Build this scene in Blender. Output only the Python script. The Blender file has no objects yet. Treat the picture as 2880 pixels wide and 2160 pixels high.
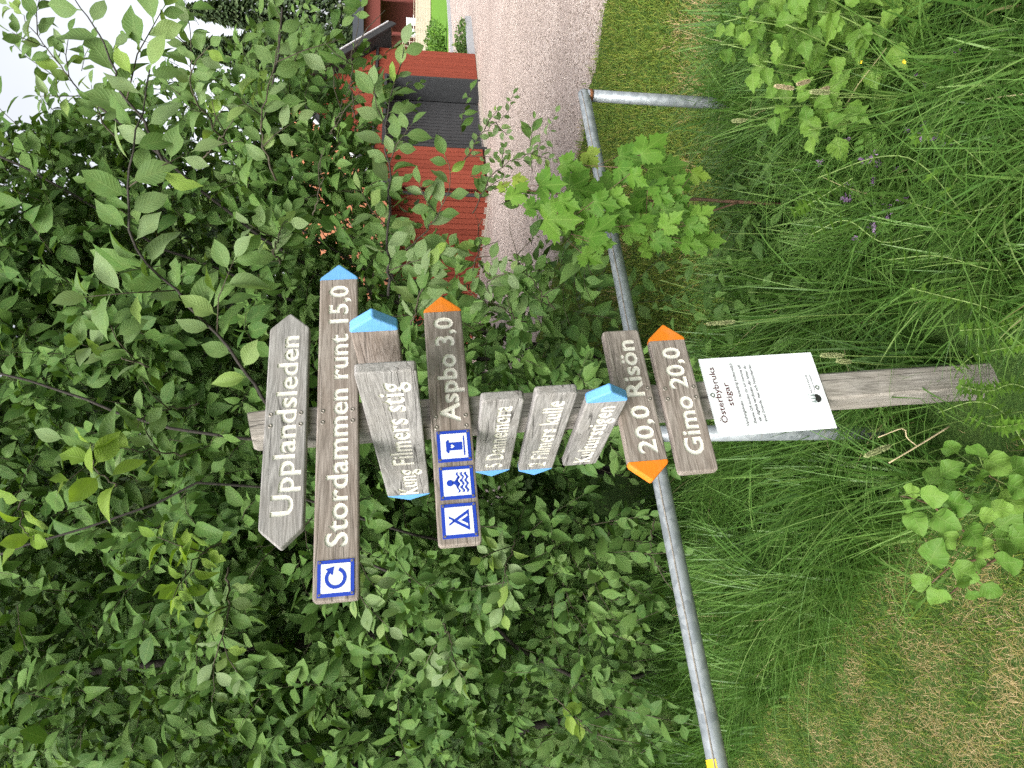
import bpy, bmesh, math, random
import numpy as np
from mathutils import Vector, Matrix

rng = np.random.default_rng(7)
random.seed(7)
sc = bpy.context.scene
COL = sc.collection

# ------------------------------------------------------------------ camera
F_PX, PITCH, CAM_H = 1943.0, math.radians(8.17), 1.48
_c, _s = math.cos(PITCH), math.sin(PITCH)
cam_d = bpy.data.cameras.new('camera')
cam_d.sensor_fit = 'HORIZONTAL'
cam_d.sensor_width = 36.0
cam_d.lens = F_PX / 2880.0 * 36.0
cam_d.clip_start, cam_d.clip_end = 0.05, 1500.0
cam = bpy.data.objects.new('camera', cam_d)
COL.objects.link(cam)
# the phone was held upright and the picture is stored on its side: the picture's right is the world's down
_fw, _rt, _dn = Vector((0, _c, -_s)), Vector((1, 0, 0)), Vector((0, -_s, -_c))
M = Matrix.Identity(4)
for i in range(3):
    M[i][0], M[i][1], M[i][2] = _dn[i], _rt[i], -_fw[i]
M[2][3] = CAM_H
cam.matrix_world = M
sc.camera = cam

# ------------------------------------------------------------------ light
SUN_EL, SUN_AZ = math.radians(42), math.radians(210)      # azimuth clockwise from +Y: behind the camera, to its left
world = bpy.data.worlds.new('World')
sc.world = world
world.use_nodes = True
wn, wl = world.node_tree.nodes, world.node_tree.links
wn.clear()
sky = wn.new('ShaderNodeTexSky')
sky.sky_type = 'NISHITA'
sky.sun_disc = False
sky.sun_elevation, sky.sun_rotation = SUN_EL, SUN_AZ
sky.air_density, sky.dust_density, sky.ozone_density = 1.0, 6.0, 1.0
hs = wn.new('ShaderNodeHueSaturation')
hs.inputs['Saturation'].default_value = 0.22                # cloud cover takes the blue out
cn = wn.new('ShaderNodeTexNoise')
cn.inputs['Scale'].default_value = 2.2
cn.inputs['Detail'].default_value = 5
cr = wn.new('ShaderNodeMapRange')
cr.inputs['From Min'].default_value, cr.inputs['From Max'].default_value = 0.3, 0.7
cr.inputs['To Min'].default_value, cr.inputs['To Max'].default_value = 0.70, 1.15
vm = wn.new('ShaderNodeVectorMath')
vm.operation = 'SCALE'
bg = wn.new('ShaderNodeBackground')
bg.inputs['Strength'].default_value = 0.15
wo = wn.new('ShaderNodeOutputWorld')
wl.new(sky.outputs[0], hs.inputs['Color'])
wl.new(hs.outputs[0], vm.inputs[0])
wl.new(cn.outputs['Fac'], cr.inputs['Value'])
wl.new(cr.outputs[0], vm.inputs['Scale'])
wl.new(vm.outputs[0], bg.inputs['Color'])
wl.new(bg.outputs[0], wo.inputs['Surface'])
sun_d = bpy.data.lights.new('sun', 'SUN')
sun_d.energy = 1.0
sun_d.angle = math.radians(35)
sun_d.color = (1.0, 0.96, 0.88)
sun = bpy.data.objects.new('sun', sun_d)
COL.objects.link(sun)
_to = Vector((math.sin(SUN_AZ) * math.cos(SUN_EL), math.cos(SUN_AZ) * math.cos(SUN_EL), math.sin(SUN_EL)))
sun.rotation_euler = _to.to_track_quat('Z', 'Y').to_euler()
sun.location = (0, 0, 30)
sc.view_settings.view_transform = 'Standard'
sc.view_settings.look = 'None'
sc.view_settings.exposure = 1.28
sc.view_settings.gamma = 1.0
sc.view_settings.use_curve_mapping = False
cy = sc.cycles
cy.use_denoising = False        # keeps single blades and leaves crisp
cy.max_bounces, cy.diffuse_bounces, cy.glossy_bounces, cy.transmission_bounces, cy.transparent_max_bounces = 6, 4, 2, 4, 4

# ------------------------------------------------------------------ helpers
def nrm(v):
    v = np.asarray(v, float)
    return v / (np.linalg.norm(v, axis=-1, keepdims=True) + 1e-12)

def P(u, v, Y):
    """point at distance Y in front of the viewer, seen at (u, v) of the upright 2160 x 2880 picture"""
    a, b = (u - 1080) / F_PX, (v - 1440) / F_PX
    d = np.array([a, _c - b * _s, -_s - b * _c])
    return d * (Y / d[1]) + np.array([0, 0, CAM_H])

def G(u, v):
    a, b = (u - 1080) / F_PX, (v - 1440) / F_PX
    d = np.array([a, _c - b * _s, -_s - b * _c])
    return d[:2] * (-CAM_H / d[2])

def proj(p):
    p = np.asarray(p, float) - np.array([0, 0, CAM_H])
    z = p[..., 1] * _c - p[..., 2] * _s
    z = np.where(z < 0.05, 0.05, z)
    return 1080 + F_PX * p[..., 0] / z, 1440 + F_PX * (-p[..., 1] * _s - p[..., 2] * _c) / z

class MB:
    """collects geometry for ONE mesh"""
    def __init__(self):
        self.V, self.Fc, self.R, self.U, self.n = [], [], [], [], 0
        self.mats = []
    def add(self, V, faces, rnd=0.5, uv=None, mat=0):
        V = np.asarray(V, float).reshape(-1, 3)
        for f in (faces if isinstance(faces, list) and len(faces) and isinstance(faces[0], np.ndarray) else [np.asarray(faces)]):
            self.Fc.append(f + self.n)
            self.mats.append(np.full(len(f), mat, np.int32))
        self.V.append(V)
        self.R.append(np.broadcast_to(np.asarray(rnd, float), (len(V),)))
        self.U.append(np.zeros((len(V), 2)) if uv is None else np.asarray(uv, float))
        self.n += len(V)
    def box(self, c, s, M3=None, rnd=0.5, mat=0):
        c, s = np.asarray(c, float), np.asarray(s, float) / 2
        v = np.array([[x, y, z] for x in (-1, 1) for y in (-1, 1) for z in (-1, 1)], float) * s
        if M3 is not None:
            v = v @ np.asarray(M3).T
        self.add(v + c, np.array([[0, 1, 3, 2], [4, 6, 7, 5], [0, 4, 5, 1], [2, 3, 7, 6], [0, 2, 6, 4], [1, 5, 7, 3]]), rnd, mat=mat)
    def tube(self, pts, rad, sides=6, rnd=0.5, cap=True, mat=0):
        pts = np.asarray(pts, float)
        rad = np.broadcast_to(np.asarray(rad, float), (len(pts),))
        t = nrm(np.gradient(pts, axis=0))
        ref = np.array([0.31, 0.12, 0.94]) if abs(t[0][2]) < 0.9 else np.array([1.0, 0.1, 0.0])
        a = nrm(np.cross(t, ref)); b = np.cross(t, a)
        ang = np.linspace(0, 2 * np.pi, sides, endpoint=False)
        ring = pts[:, None] + rad[:, None, None] * (np.cos(ang)[None, :, None] * a[:, None] + np.sin(ang)[None, :, None] * b[:, None])
        V = ring.reshape(-1, 3)
        i, j = np.meshgrid(np.arange(len(pts) - 1), np.arange(sides), indexing='ij')
        i, j = i.ravel(), j.ravel(); k = (j + 1) % sides
        q = np.stack([i * sides + j, i * sides + k, (i + 1) * sides + k, (i + 1) * sides + j], 1)
        fs = [q]
        if cap:
            fs += [np.arange(sides)[None, ::-1].copy(), ((len(pts) - 1) * sides + np.arange(sides))[None].copy()]
        uv = np.stack([np.repeat(np.linspace(0, 1, len(pts)), sides), np.tile(ang, len(pts))], 1)
        self.add(V, fs, rnd, uv, mat)
    def inst(self, T, base, D, N, size, rnd):
        """many copies of the template T=(verts, faces, uv): x along D, z along N"""
        tv, tf, tu = T
        D = nrm(D); S = nrm(np.cross(N, D)); N2 = np.cross(D, S)
        size = np.broadcast_to(np.asarray(size, float), (len(base),))
        V = base[:, None] + size[:, None, None] * (tv[None, :, 0, None] * D[:, None] + tv[None, :, 1, None] * S[:, None] + tv[None, :, 2, None] * N2[:, None])
        n, k = len(base), len(tv)
        fs = [(f[None] + (np.arange(n) * k)[:, None, None]).reshape(-1, f.shape[1]) for f in tf]
        self.add(V.reshape(-1, 3), fs, np.repeat(rnd, k), np.tile(tu, (n, 1)))
    def mesh(self, name, mats, smooth=False):
        V = np.concatenate(self.V); me = bpy.data.meshes.new(name)
        loops = np.concatenate([f.ravel() for f in self.Fc]).astype(np.int32)
        tot = np.concatenate([np.full(len(f), f.shape[1]) for f in self.Fc])
        st = np.concatenate([[0], np.cumsum(tot)[:-1]]).astype(np.int32)
        me.vertices.add(len(V)); me.vertices.foreach_set('co', V.astype(np.float32).ravel())
        me.loops.add(len(loops)); me.loops.foreach_set('vertex_index', loops)
        me.polygons.add(len(tot)); me.polygons.foreach_set('loop_start', st)
        me.polygons.foreach_set('material_index', np.concatenate(self.mats).astype(np.int32))
        me.polygons.foreach_set('use_smooth', np.full(len(tot), bool(smooth)))
        at = me.attributes.new('rnd', 'FLOAT', 'POINT')
        at.data.foreach_set('value', np.concatenate(self.R).astype(np.float32))
        uvl = me.uv_layers.new(name='UVMap')
        uvl.data.foreach_set('uv', np.concatenate(self.U)[loops].astype(np.float32).ravel())
        me.update(calc_edges=True)
        me.validate()
        for m in (mats if isinstance(mats, (list, tuple)) else [mats]):
            me.materials.append(m)
        return me
    def build(self, name, mats, parent=None, smooth=False, **kw):
        return link(name, self.mesh(name, mats, smooth), parent, **kw)

def link(name, data, parent=None, label=None, cat=None, group=None, kind=None, loc=None, mat=None):
    o = bpy.data.objects.new(name, data)
    COL.objects.link(o)
    if parent is not None:
        o.parent = parent
    if loc is not None:
        o.location = loc
    if mat is not None:
        o.matrix_local = mat
    for k, v in (('label', label), ('category', cat), ('group', group), ('kind', kind)):
        if v:
            o[k] = v
    return o

def thing(name, label, cat, loc=(0, 0, 0), group=None, M3=None):
    o = link(name, None, None, label, cat, group)
    m = Matrix.Identity(4)
    if M3 is not None:
        for i in range(3):
            for j in range(3):
                m[i][j] = M3[i][j]
    for i in range(3):
        m[i][3] = loc[i]
    o.matrix_world = m
    o.empty_display_size = 0.1
    return o

def mat4(cols, loc):
    m = Matrix.Identity(4)
    for j in range(3):
        for i in range(3):
            m[i][j] = cols[j][i]
    for i in range(3):
        m[i][3] = loc[i]
    return m

# ------------------------------------------------------------------ materials
def new_mat(name):
    m = bpy.data.materials.new(name)
    m.use_nodes = True
    nt = m.node_tree
    nt.nodes.clear()
    out = nt.nodes.new('ShaderNodeOutputMaterial')
    return m, nt.nodes, nt.links, out

def ramp(nodes, stops, interp='LINEAR'):
    r = nodes.new('ShaderNodeValToRGB')
    r.color_ramp.interpolation = interp
    while len(r.color_ramp.elements) < len(stops):
        r.color_ramp.elements.new(0.5)
    for e, (p, c) in zip(r.color_ramp.elements, stops):
        e.position = p
        e.color = (*c, 1)
    return r

def math_n(nodes, links, op, a, b=None, clamp=False):
    n = nodes.new('ShaderNodeMath'); n.operation = op; n.use_clamp = clamp
    for i, x in enumerate((a, b)):
        if x is None: continue
        if isinstance(x, (int, float)): n.inputs[i].default_value = x
        else: links.new(x, n.inputs[i])
    return n.outputs[0]

def mix_c(nodes, links, fac, a, b, mode='MIX'):
    n = nodes.new('ShaderNodeMix'); n.data_type = 'RGBA'; n.blend_type = mode
    for sk, x in ((n.inputs[0], fac), (n.inputs[6], a), (n.inputs[7], b)):
        if isinstance(x, (int, float)): sk.default_value = x
        elif isinstance(x, tuple): sk.default_value = (*x, 1)
        else: links.new(x, sk)
    return n.outputs[2]

def noise(nodes, links, vec, scale, detail=4, rough=0.55, dist=0.0):
    n = nodes.new('ShaderNodeTexNoise')
    n.inputs['Scale'].default_value = scale; n.inputs['Detail'].default_value = detail
    n.inputs['Roughness'].default_value = rough; n.inputs['Distortion'].default_value = dist
    if vec is not None: links.new(vec, n.inputs['Vector'])
    return n.outputs['Fac']

def mapping(nodes, links, vec, scale=(1, 1, 1), loc=(0, 0, 0)):
    n = nodes.new('ShaderNodeMapping')
    n.inputs['Scale'].default_value = scale; n.inputs['Location'].default_value = loc
    links.new(vec, n.inputs['Vector'])
    return n.outputs[0]

def leaf_mat(name, stops, src='attr', trans=0.32, veins=9, vein_amt=0.35, rough=0.52, spec=0.16):
    m, N, L, out = new_mat(name)
    if src == 'attr':
        a = N.new('ShaderNodeAttribute'); a.attribute_name = 'rnd'; fac = a.outputs['Fac']
    else:
        a = N.new('ShaderNodeObjectInfo'); fac = a.outputs['Random']
    r = ramp(N, stops); L.new(fac, r.inputs[0])
    col = r.outputs[0]
    tc = N.new('ShaderNodeTexCoord')
    sp = N.new('ShaderNodeSeparateXYZ'); L.new(tc.outputs['UV'], sp.inputs[0])
    at = math_n(N, L, 'ABSOLUTE', sp.outputs[1])
    height = None
    if veins:
        ph = math_n(N, L, 'SUBTRACT', sp.outputs[0], math_n(N, L, 'MULTIPLY', at, 0.30))
        w = math_n(N, L, 'SINE', math_n(N, L, 'MULTIPLY', ph, veins * 6.283))
        v1 = math_n(N, L, 'POWER', math_n(N, L, 'MULTIPLY_ADD', w, 0.5), 5.0)
        v1 = math_n(N, L, 'POWER', math_n(N, L, 'ADD', math_n(N, L, 'MULTIPLY', w, 0.5), 0.5), 6.0)
        rib = math_n(N, L, 'SUBTRACT', 1.0, math_n(N, L, 'MULTIPLY', at, 11.0), clamp=True)
        vv = math_n(N, L, 'MAXIMUM', math_n(N, L, 'MULTIPLY', v1, 0.45), rib)
        light = mix_c(N, L, 0.55, col, (0.30, 0.38, 0.16))
        col = mix_c(N, L, math_n(N, L, 'MULTIPLY', vv, vein_amt), col, light)
        height = math_n(N, L, 'SUBTRACT', 1.0, math_n(N, L, 'MAXIMUM', v1, rib))
    geo = N.new('ShaderNodeNewGeometry')
    mott = noise(N, L, mapping(N, L, geo.outputs['Position'], (1, 1, 1)), 55, 3)
    col = mix_c(N, L, math_n(N, L, 'MULTIPLY', math_n(N, L, 'SUBTRACT', mott, 0.35, clamp=True), 0.5), col, (0.16, 0.19, 0.05))
    p = N.new('ShaderNodeBsdfPrincipled')
    p.inputs['Roughness'].default_value = rough
    p.inputs['Specular IOR Level'].default_value = spec
    L.new(col, p.inputs['Base Color'])
    t = N.new('ShaderNodeBsdfTranslucent')
    L.new(mix_c(N, L, 1.0, col, (1.35, 1.35, 0.6), 'MULTIPLY'), t.inputs['Color'])
    if height is not None:
        b = N.new('ShaderNodeBump'); b.inputs['Strength'].default_value = 0.35; b.inputs['Distance'].default_value = 0.002
        L.new(height, b.inputs['Height']); L.new(b.outputs[0], p.inputs['Normal'])
    mx = N.new('ShaderNodeMixShader'); mx.inputs[0].default_value = trans
    L.new(p.outputs[0], mx.inputs[1]); L.new(t.outputs[0], mx.inputs[2]); L.new(mx.outputs[0], out.inputs[0])
    return m

def plain(name, col, rough=0.6, metal=0.0, var=0.12, nscale=40, bump=0.0, spec=0.4, col2=None, vec='Object'):
    m, N, L, out = new_mat(name)
    tc = N.new('ShaderNodeTexCoord')
    n = noise(N, L, tc.outputs[vec], nscale, 5)
    d = col2 if col2 else tuple(x * (1 - 2 * var) for x in col)
    c2 = mix_c(N, L, math_n(N, L, 'MULTIPLY_ADD', n, 1.0), col, d)
    r = ramp(N, [(0.3, d), (0.7, col)]); L.new(n, r.inputs[0])
    p = N.new('ShaderNodeBsdfPrincipled')
    L.new(r.outputs[0], p.inputs['Base Color'])
    p.inputs['Roughness'].default_value = rough; p.inputs['Metallic'].default_value = metal
    p.inputs['Specular IOR Level'].default_value = spec
    if bump:
        b = N.new('ShaderNodeBump'); b.inputs['Strength'].default_value = bump; b.inputs['Distance'].default_value = 0.003
        L.new(n, b.inputs['Height']); L.new(b.outputs[0], p.inputs['Normal'])
    L.new(p.outputs[0], out.inputs[0])
    return m

def wood_mat(name, dark, mid, light, axis='X', seed=0.0, brown=(0.20, 0.13, 0.08), brown_amt=0.3, crack=0.5):
    """weathered board: long grain, growth rings, stains and drying cracks"""
    m, N, L, out = new_mat(name)
    tc = N.new('ShaderNodeTexCoord')
    oi = N.new('ShaderNodeObjectInfo')
    add = N.new('ShaderNodeVectorMath'); add.operation = 'ADD'
    sc3 = N.new('ShaderNodeVectorMath'); sc3.operation = 'SCALE'
    cmb = N.new('ShaderNodeCombineXYZ')
    for i in range(3): L.new(oi.outputs['Random'], cmb.inputs[i])
    L.new(cmb.outputs[0], sc3.inputs[0]); sc3.inputs['Scale'].default_value = 7.0 + seed
    L.new(tc.outputs['Object'], add.inputs[0]); L.new(sc3.outputs[0], add.inputs[1])
    vec = add.outputs[0]
    lo, hi = 1.0, 14.0
    S1 = {'X': (lo, hi, hi), 'Z': (hi, hi, lo)}[axis]
    S2 = tuple(x * 9 for x in S1)
    warp = noise(N, L, mapping(N, L, vec, S1), 2.2, 3, 0.5, 0.6)
    rings = math_n(N, L, 'SINE', math_n(N, L, 'MULTIPLY', warp, 70.0))
    rings = math_n(N, L, 'MULTIPLY_ADD', rings, 0.5)
    fine = noise(N, L, mapping(N, L, vec, S2), 3.0, 6, 0.7)
    blot = noise(N, L, mapping(N, L, vec, {'X': (3, 9, 9), 'Z': (9, 9, 3)}[axis]), 2.0, 4)
    rg = math_n(N, L, 'ADD', math_n(N, L, 'MULTIPLY', math_n(N, L, 'SINE', math_n(N, L, 'MULTIPLY', warp, 62.0)), 0.10), math_n(N, L, 'MULTIPLY', fine, 0.9))
    r = ramp(N, [(0.22, dark), (0.48, mid), (0.72, light)]); L.new(rg, r.inputs[0])
    col = mix_c(N, L, math_n(N, L, 'MULTIPLY', math_n(N, L, 'SUBTRACT', blot, 0.42, clamp=True), brown_amt * 4, clamp=True), r.outputs[0], brown)
    pale = noise(N, L, tc.outputs['Object'], 9.0, 3)
    col = mix_c(N, L, math_n(N, L, 'MULTIPLY', math_n(N, L, 'SUBTRACT', pale, 0.5, clamp=True), 1.1, clamp=True), col, light)
    cv = noise(N, L, mapping(N, L, vec, {'X': (1.6, 34, 34), 'Z': (34, 34, 1.6)}[axis]), 1.0, 2, 0.4, 0.3)
    ck = math_n(N, L, 'SUBTRACT', 1.0, math_n(N, L, 'MULTIPLY', math_n(N, L, 'ABSOLUTE', math_n(N, L, 'SUBTRACT', cv, 0.5)), 45.0), clamp=True)
    gate = math_n(N, L, 'MULTIPLY', math_n(N, L, 'SUBTRACT', noise(N, L, mapping(N, L, vec, {'X': (4, 14, 14), 'Z': (14, 14, 4)}[axis]), 1.0, 1), 0.47, clamp=True), 12.0, clamp=True)
    ck = math_n(N, L, 'MULTIPLY', ck, gate)
    col = mix_c(N, L, math_n(N, L, 'MULTIPLY', ck, crack), col, (0.025, 0.022, 0.02))
    p = N.new('ShaderNodeBsdfPrincipled'); L.new(col, p.inputs['Base Color'])
    p.inputs['Roughness'].default_value = 0.85; p.inputs['Specular IOR Level'].default_value = 0.2
    b = N.new('ShaderNodeBump'); b.inputs['Strength'].default_value = 0.5; b.inputs['Distance'].default_value = 0.002
    L.new(math_n(N, L, 'SUBTRACT', rg, ck), b.inputs['Height']); L.new(b.outputs[0], p.inputs['Normal'])
    L.new(p.outputs[0], out.inputs[0])
    return m

# foliage (leaves of one kind differ from leaf to leaf)
CHERRY = [(0.0, (0.024, 0.068, 0.016)), (0.35, (0.050, 0.118, 0.025)), (0.7, (0.090, 0.172, 0.040)), (0.93, (0.14, 0.225, 0.075)), (1.0, (0.18, 0.28, 0.045))]
CHERRY_YOUNG = [(0.0, (0.080, 0.155, 0.040)), (0.5, (0.125, 0.205, 0.072)), (0.8, (0.180, 0.250, 0.125)), (1.0, (0.18, 0.28, 0.05))]
m_leaf = leaf_mat('cherry_leaf', CHERRY, trans=0.24)
m_leaf_obj = leaf_mat('cherry_leaf_single', CHERRY_YOUNG, 'obj')
m_leaf_lime = leaf_mat('cherry_leaf_lime', [(0, (0.13, 0.23, 0.03)), (1, (0.19, 0.29, 0.045))], 'obj', 0.4)
m_maple = leaf_mat('maple_leaf', [(0, (0.060, 0.152, 0.018)), (0.7, (0.090, 0.200, 0.023)), (1, (0.118, 0.232, 0.03))], 'obj', 0.34, 0)
m_maple_y = leaf_mat('maple_leaf_young', [(0, (0.15, 0.25, 0.03)), (1, (0.20, 0.27, 0.04))], 'obj', 0.4, 0)
m_apple = leaf_mat('sapling_leaf', [(0, (0.075, 0.17, 0.025)), (0.6, (0.115, 0.23, 0.04)), (1, (0.16, 0.28, 0.05))], 'obj', 0.34, 5)
m_bramble = leaf_mat('toothed_leaf', [(0, (0.068, 0.155, 0.022)), (0.6, (0.105, 0.21, 0.03)), (1, (0.14, 0.25, 0.04))], 'obj', 0.34, 8, 0.6)
m_herb = leaf_mat('herb_leaf', [(0, (0.045, 0.105, 0.025)), (0.6, (0.075, 0.155, 0.035)), (1, (0.11, 0.21, 0.05))], 'obj', 0.3, 6)
m_herb_a = leaf_mat('herb_leaf_small', [(0, (0.05, 0.12, 0.025)), (0.6, (0.09, 0.19, 0.035)), (1, (0.15, 0.29, 0.04))], 'attr', 0.3, 0)
m_grass = leaf_mat('grass_blade', [(0, (0.026, 0.080, 0.013)), (0.4, (0.066, 0.160, 0.028)), (0.75, (0.130, 0.248, 0.055)), (0.95, (0.23, 0.335, 0.105)), (1, (0.40, 0.37, 0.19))], 'attr', 0.3, 0, rough=0.42, spec=0.35)
m_lawn = leaf_mat('lawn_blade', [(0, (0.045, 0.105, 0.018)), (0.35, (0.095, 0.18, 0.026)), (0.6, (0.19, 0.235, 0.035)), (0.72, (0.32, 0.25, 0.09)), (1, (0.50, 0.37, 0.22))], 'attr', 0.25, 0, rough=0.6)
m_tree = leaf_mat('tree_leaf', [(0, (0.03, 0.06, 0.018)), (0.6, (0.06, 0.11, 0.03)), (1, (0.10, 0.16, 0.05))], 'attr', 0.25, 0)
m_needle = leaf_mat('spruce_needles', [(0, (0.03, 0.05, 0.03)), (0.6, (0.05, 0.085, 0.04)), (1, (0.09, 0.12, 0.06))], 'attr', 0.15, 0)
m_bark = plain('bark', (0.042, 0.035, 0.03), 0.85, nscale=60, var=0.25, bump=0.5)
m_twig = plain('twig_bark', (0.07, 0.058, 0.036), 0.75, nscale=60, var=0.25)
m_stem = plain('green_stem', (0.16, 0.24, 0.06), 0.6, nscale=30, var=0.2)
m_redstem = plain('reddish_stem', (0.14, 0.08, 0.05), 0.6, nscale=30, var=0.2)
m_straw = plain('dry_straw', (0.55, 0.44, 0.27), 0.8, nscale=30, var=0.15)
m_seed = plain('seed_head', (0.50, 0.42, 0.25), 0.9, nscale=300, var=0.25)
m_seed_g = plain('green_seed_head', (0.36, 0.40, 0.18), 0.9, nscale=300, var=0.25)
m_purple = plain('vetch_petal', (0.34, 0.20, 0.40), 0.7, nscale=90, var=0.3)
m_yellow = plain('yellow_petal', (0.80, 0.58, 0.03), 0.6, nscale=90, var=0.1)

# boards, paint, metal
W_GREY = wood_mat('grey_weathered_board', (0.145, 0.138, 0.132), (0.250, 0.240, 0.231), (0.36, 0.347, 0.336), brown=(0.22, 0.175, 0.135), brown_amt=0.15, crack=0.85)
W_BROWN = wood_mat('brown_weathered_board', (0.128, 0.107, 0.091), (0.232, 0.200, 0.176), (0.335, 0.298, 0.268), brown=(0.15, 0.105, 0.075), brown_amt=0.35, crack=0.4)
W_POST = wood_mat('weathered_post', (0.14, 0.128, 0.113), (0.235, 0.217, 0.194), (0.33, 0.309, 0.28), axis='Z', brown=(0.20, 0.16, 0.11), brown_amt=0.2, crack=0.9)
W_FENCE = wood_mat('fence_board', (0.28, 0.24, 0.19), (0.44, 0.38, 0.31), (0.56, 0.50, 0.42), crack=0.2)
m_cream = plain('cream_paint', (0.70, 0.68, 0.61), 0.7, nscale=140, var=0.13, bump=0.2)
def paint_mat(name, col):
    """brushed paint over sawn wood: faint grain, fading, a few worn flecks"""
    m, N, L, out = new_mat(name)
    tc = N.new('ShaderNodeTexCoord'); ob = tc.outputs['Object']
    gr = noise(N, L, mapping(N, L, ob, (12, 160, 160)), 1.5, 5, 0.65); fade = noise(N, L, ob, 28, 4)
    c = mix_c(N, L, math_n(N, L, 'MULTIPLY', math_n(N, L, 'SUBTRACT', gr, 0.4, clamp=True), 1.1, clamp=True), col, tuple(x * 0.72 for x in col))
    c = mix_c(N, L, math_n(N, L, 'MULTIPLY', math_n(N, L, 'SUBTRACT', fade, 0.5, clamp=True), 0.9, clamp=True), c, tuple(0.75 * x + 0.12 for x in col))
    fl = noise(N, L, ob, 210, 3)
    c = mix_c(N, L, math_n(N, L, 'MULTIPLY', math_n(N, L, 'SUBTRACT', fl, 0.70, clamp=True), 9.0, clamp=True), c, (0.22, 0.19, 0.16))
    p = N.new('ShaderNodeBsdfPrincipled'); L.new(c, p.inputs['Base Color']); p.inputs['Roughness'].default_value = 0.7; p.inputs['Specular IOR Level'].default_value = 0.3
    b = N.new('ShaderNodeBump'); b.inputs['Strength'].default_value = 0.4; b.inputs['Distance'].default_value = 0.002
    L.new(gr, b.inputs['Height']); L.new(b.outputs[0], p.inputs['Normal']); L.new(p.outputs[0], out.inputs[0])
    return m
m_blue = paint_mat('light_blue_paint', (0.12, 0.33, 0.66))
m_orange = paint_mat('orange_paint', (0.64, 0.175, 0.008))
m_signblue = plain('sign_blue', (0.008, 0.04, 0.36), 0.45, nscale=8, var=0.04)
m_signwhite = plain('sign_white', (0.66, 0.69, 0.72), 0.5, nscale=8, var=0.02)
m_paper = plain('white_plastic_sheet', (0.66, 0.69, 0.71), 0.85, nscale=5, var=0.015, spec=0.15)
m_maroon = plain('maroon_print', (0.085, 0.022, 0.025), 0.5)
m_ink = plain('grey_print', (0.07, 0.06, 0.065), 0.5)
m_logo = plain('dark_logo_print', (0.02, 0.02, 0.02), 0.5)
m_logo2 = plain('green_grey_print', (0.22, 0.27, 0.26), 0.5)
m_screw = plain('screw_steel', (0.34, 0.31, 0.27), 0.45, 0.7, nscale=200, var=0.2)
m_nail = plain('dark_nail_mark', (0.03, 0.026, 0.022), 0.8)
m_tape = plain('yellow_tape', (0.80, 0.55, 0.03), 0.5)
m_rust = plain('rust', (0.20, 0.08, 0.03), 0.9, nscale=150, var=0.3)

def galv_mat():
    m, N, L, out = new_mat('galvanised_steel')
    tc = N.new('ShaderNodeTexCoord')
    vo = N.new('ShaderNodeTexVoronoi'); vo.inputs['Scale'].default_value = 55
    L.new(tc.outputs['Object'], vo.inputs['Vector'])
    n1 = noise(N, L, tc.outputs['Object'], 12, 5)
    n2 = noise(N, L, mapping(N, L, tc.outputs['Object'], (4, 4, 40)), 3, 4)
    sp = N.new('ShaderNodeSeparateColor'); L.new(vo.outputs['Color'], sp.inputs[0])
    f = math_n(N, L, 'ADD', math_n(N, L, 'MULTIPLY', sp.outputs[0], 0.35), math_n(N, L, 'MULTIPLY', n1, 0.65))
    r = ramp(N, [(0.25, (0.19, 0.215, 0.235)), (0.55, (0.30, 0.33, 0.352)), (0.85, (0.40, 0.43, 0.45))]); L.new(f, r.inputs[0])
    st = math_n(N, L, 'MULTIPLY', math_n(N, L, 'SUBTRACT', n2, 0.6, clamp=True), 2.5, clamp=True)
    col = mix_c(N, L, st, r.outputs[0], (0.22, 0.19, 0.15))
    p = N.new('ShaderNodeBsdfPrincipled'); L.new(col, p.inputs['Base Color'])
    p.inputs['Metallic'].default_value = 0.45; p.inputs['Roughness'].default_value = 0.5
    L.new(p.outputs[0], out.inputs[0])
    return m
m_galv = galv_mat()

def red_mat():
    m, N, L, out = new_mat('falu_red_paint')
    tc = N.new('ShaderNodeTexCoord'); oi = N.new('ShaderNodeObjectInfo')
    n = noise(N, L, mapping(N, L, tc.outputs['Object'], (30, 30, 3)), 2, 5)
    f = math_n(N, L, 'ADD', math_n(N, L, 'MULTIPLY', oi.outputs['Random'], 0.35), math_n(N, L, 'MULTIPLY', n, 0.65))
    r = ramp(N, [(0.2, (0.20, 0.045, 0.027)), (0.8, (0.30, 0.070, 0.042))]); L.new(f, r.inputs[0])
    p = N.new('ShaderNodeBsdfPrincipled'); L.new(r.outputs[0], p.inputs['Base Color'])
    p.inputs['Roughness'].default_value = 0.85; p.inputs['Specular IOR Level'].default_value = 0.15
    L.new(p.outputs[0], out.inputs[0])
    return m
m_red = red_mat()
m_redback = plain('shade_darkened_red_backing', (0.045, 0.010, 0.008), 0.9)  # red darkened so the plank gaps read as shadow lines, shade put into the colour
m_dkgrey = plain('dark_grey_paint', (0.032, 0.035, 0.038), 0.6, nscale=10)
m_groove = plain('pale_groove', (0.25, 0.26, 0.27), 0.6, nscale=10)
m_tile = plain('orange_clay_tile', (0.34, 0.13, 0.06), 0.8, nscale=20, var=0.15)
m_white = plain('white_paint', (0.72, 0.74, 0.76), 0.6, nscale=15)
m_glass = plain('dark_window_glass', (0.02, 0.025, 0.03), 0.1, spec=0.6)
m_concrete = plain('pale_concrete', (0.48, 0.42, 0.36), 0.85, nscale=60, bump=0.2)
m_kerb = plain('grey_kerb_stone', (0.42, 0.44, 0.46), 0.85, nscale=30, bump=0.2)
m_barn = plain('dark_red_boards', (0.13, 0.03, 0.024), 0.9, nscale=6)
m_roofd = plain('dark_sheet_roof', (0.03, 0.034, 0.04), 0.7, nscale=4)
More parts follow.
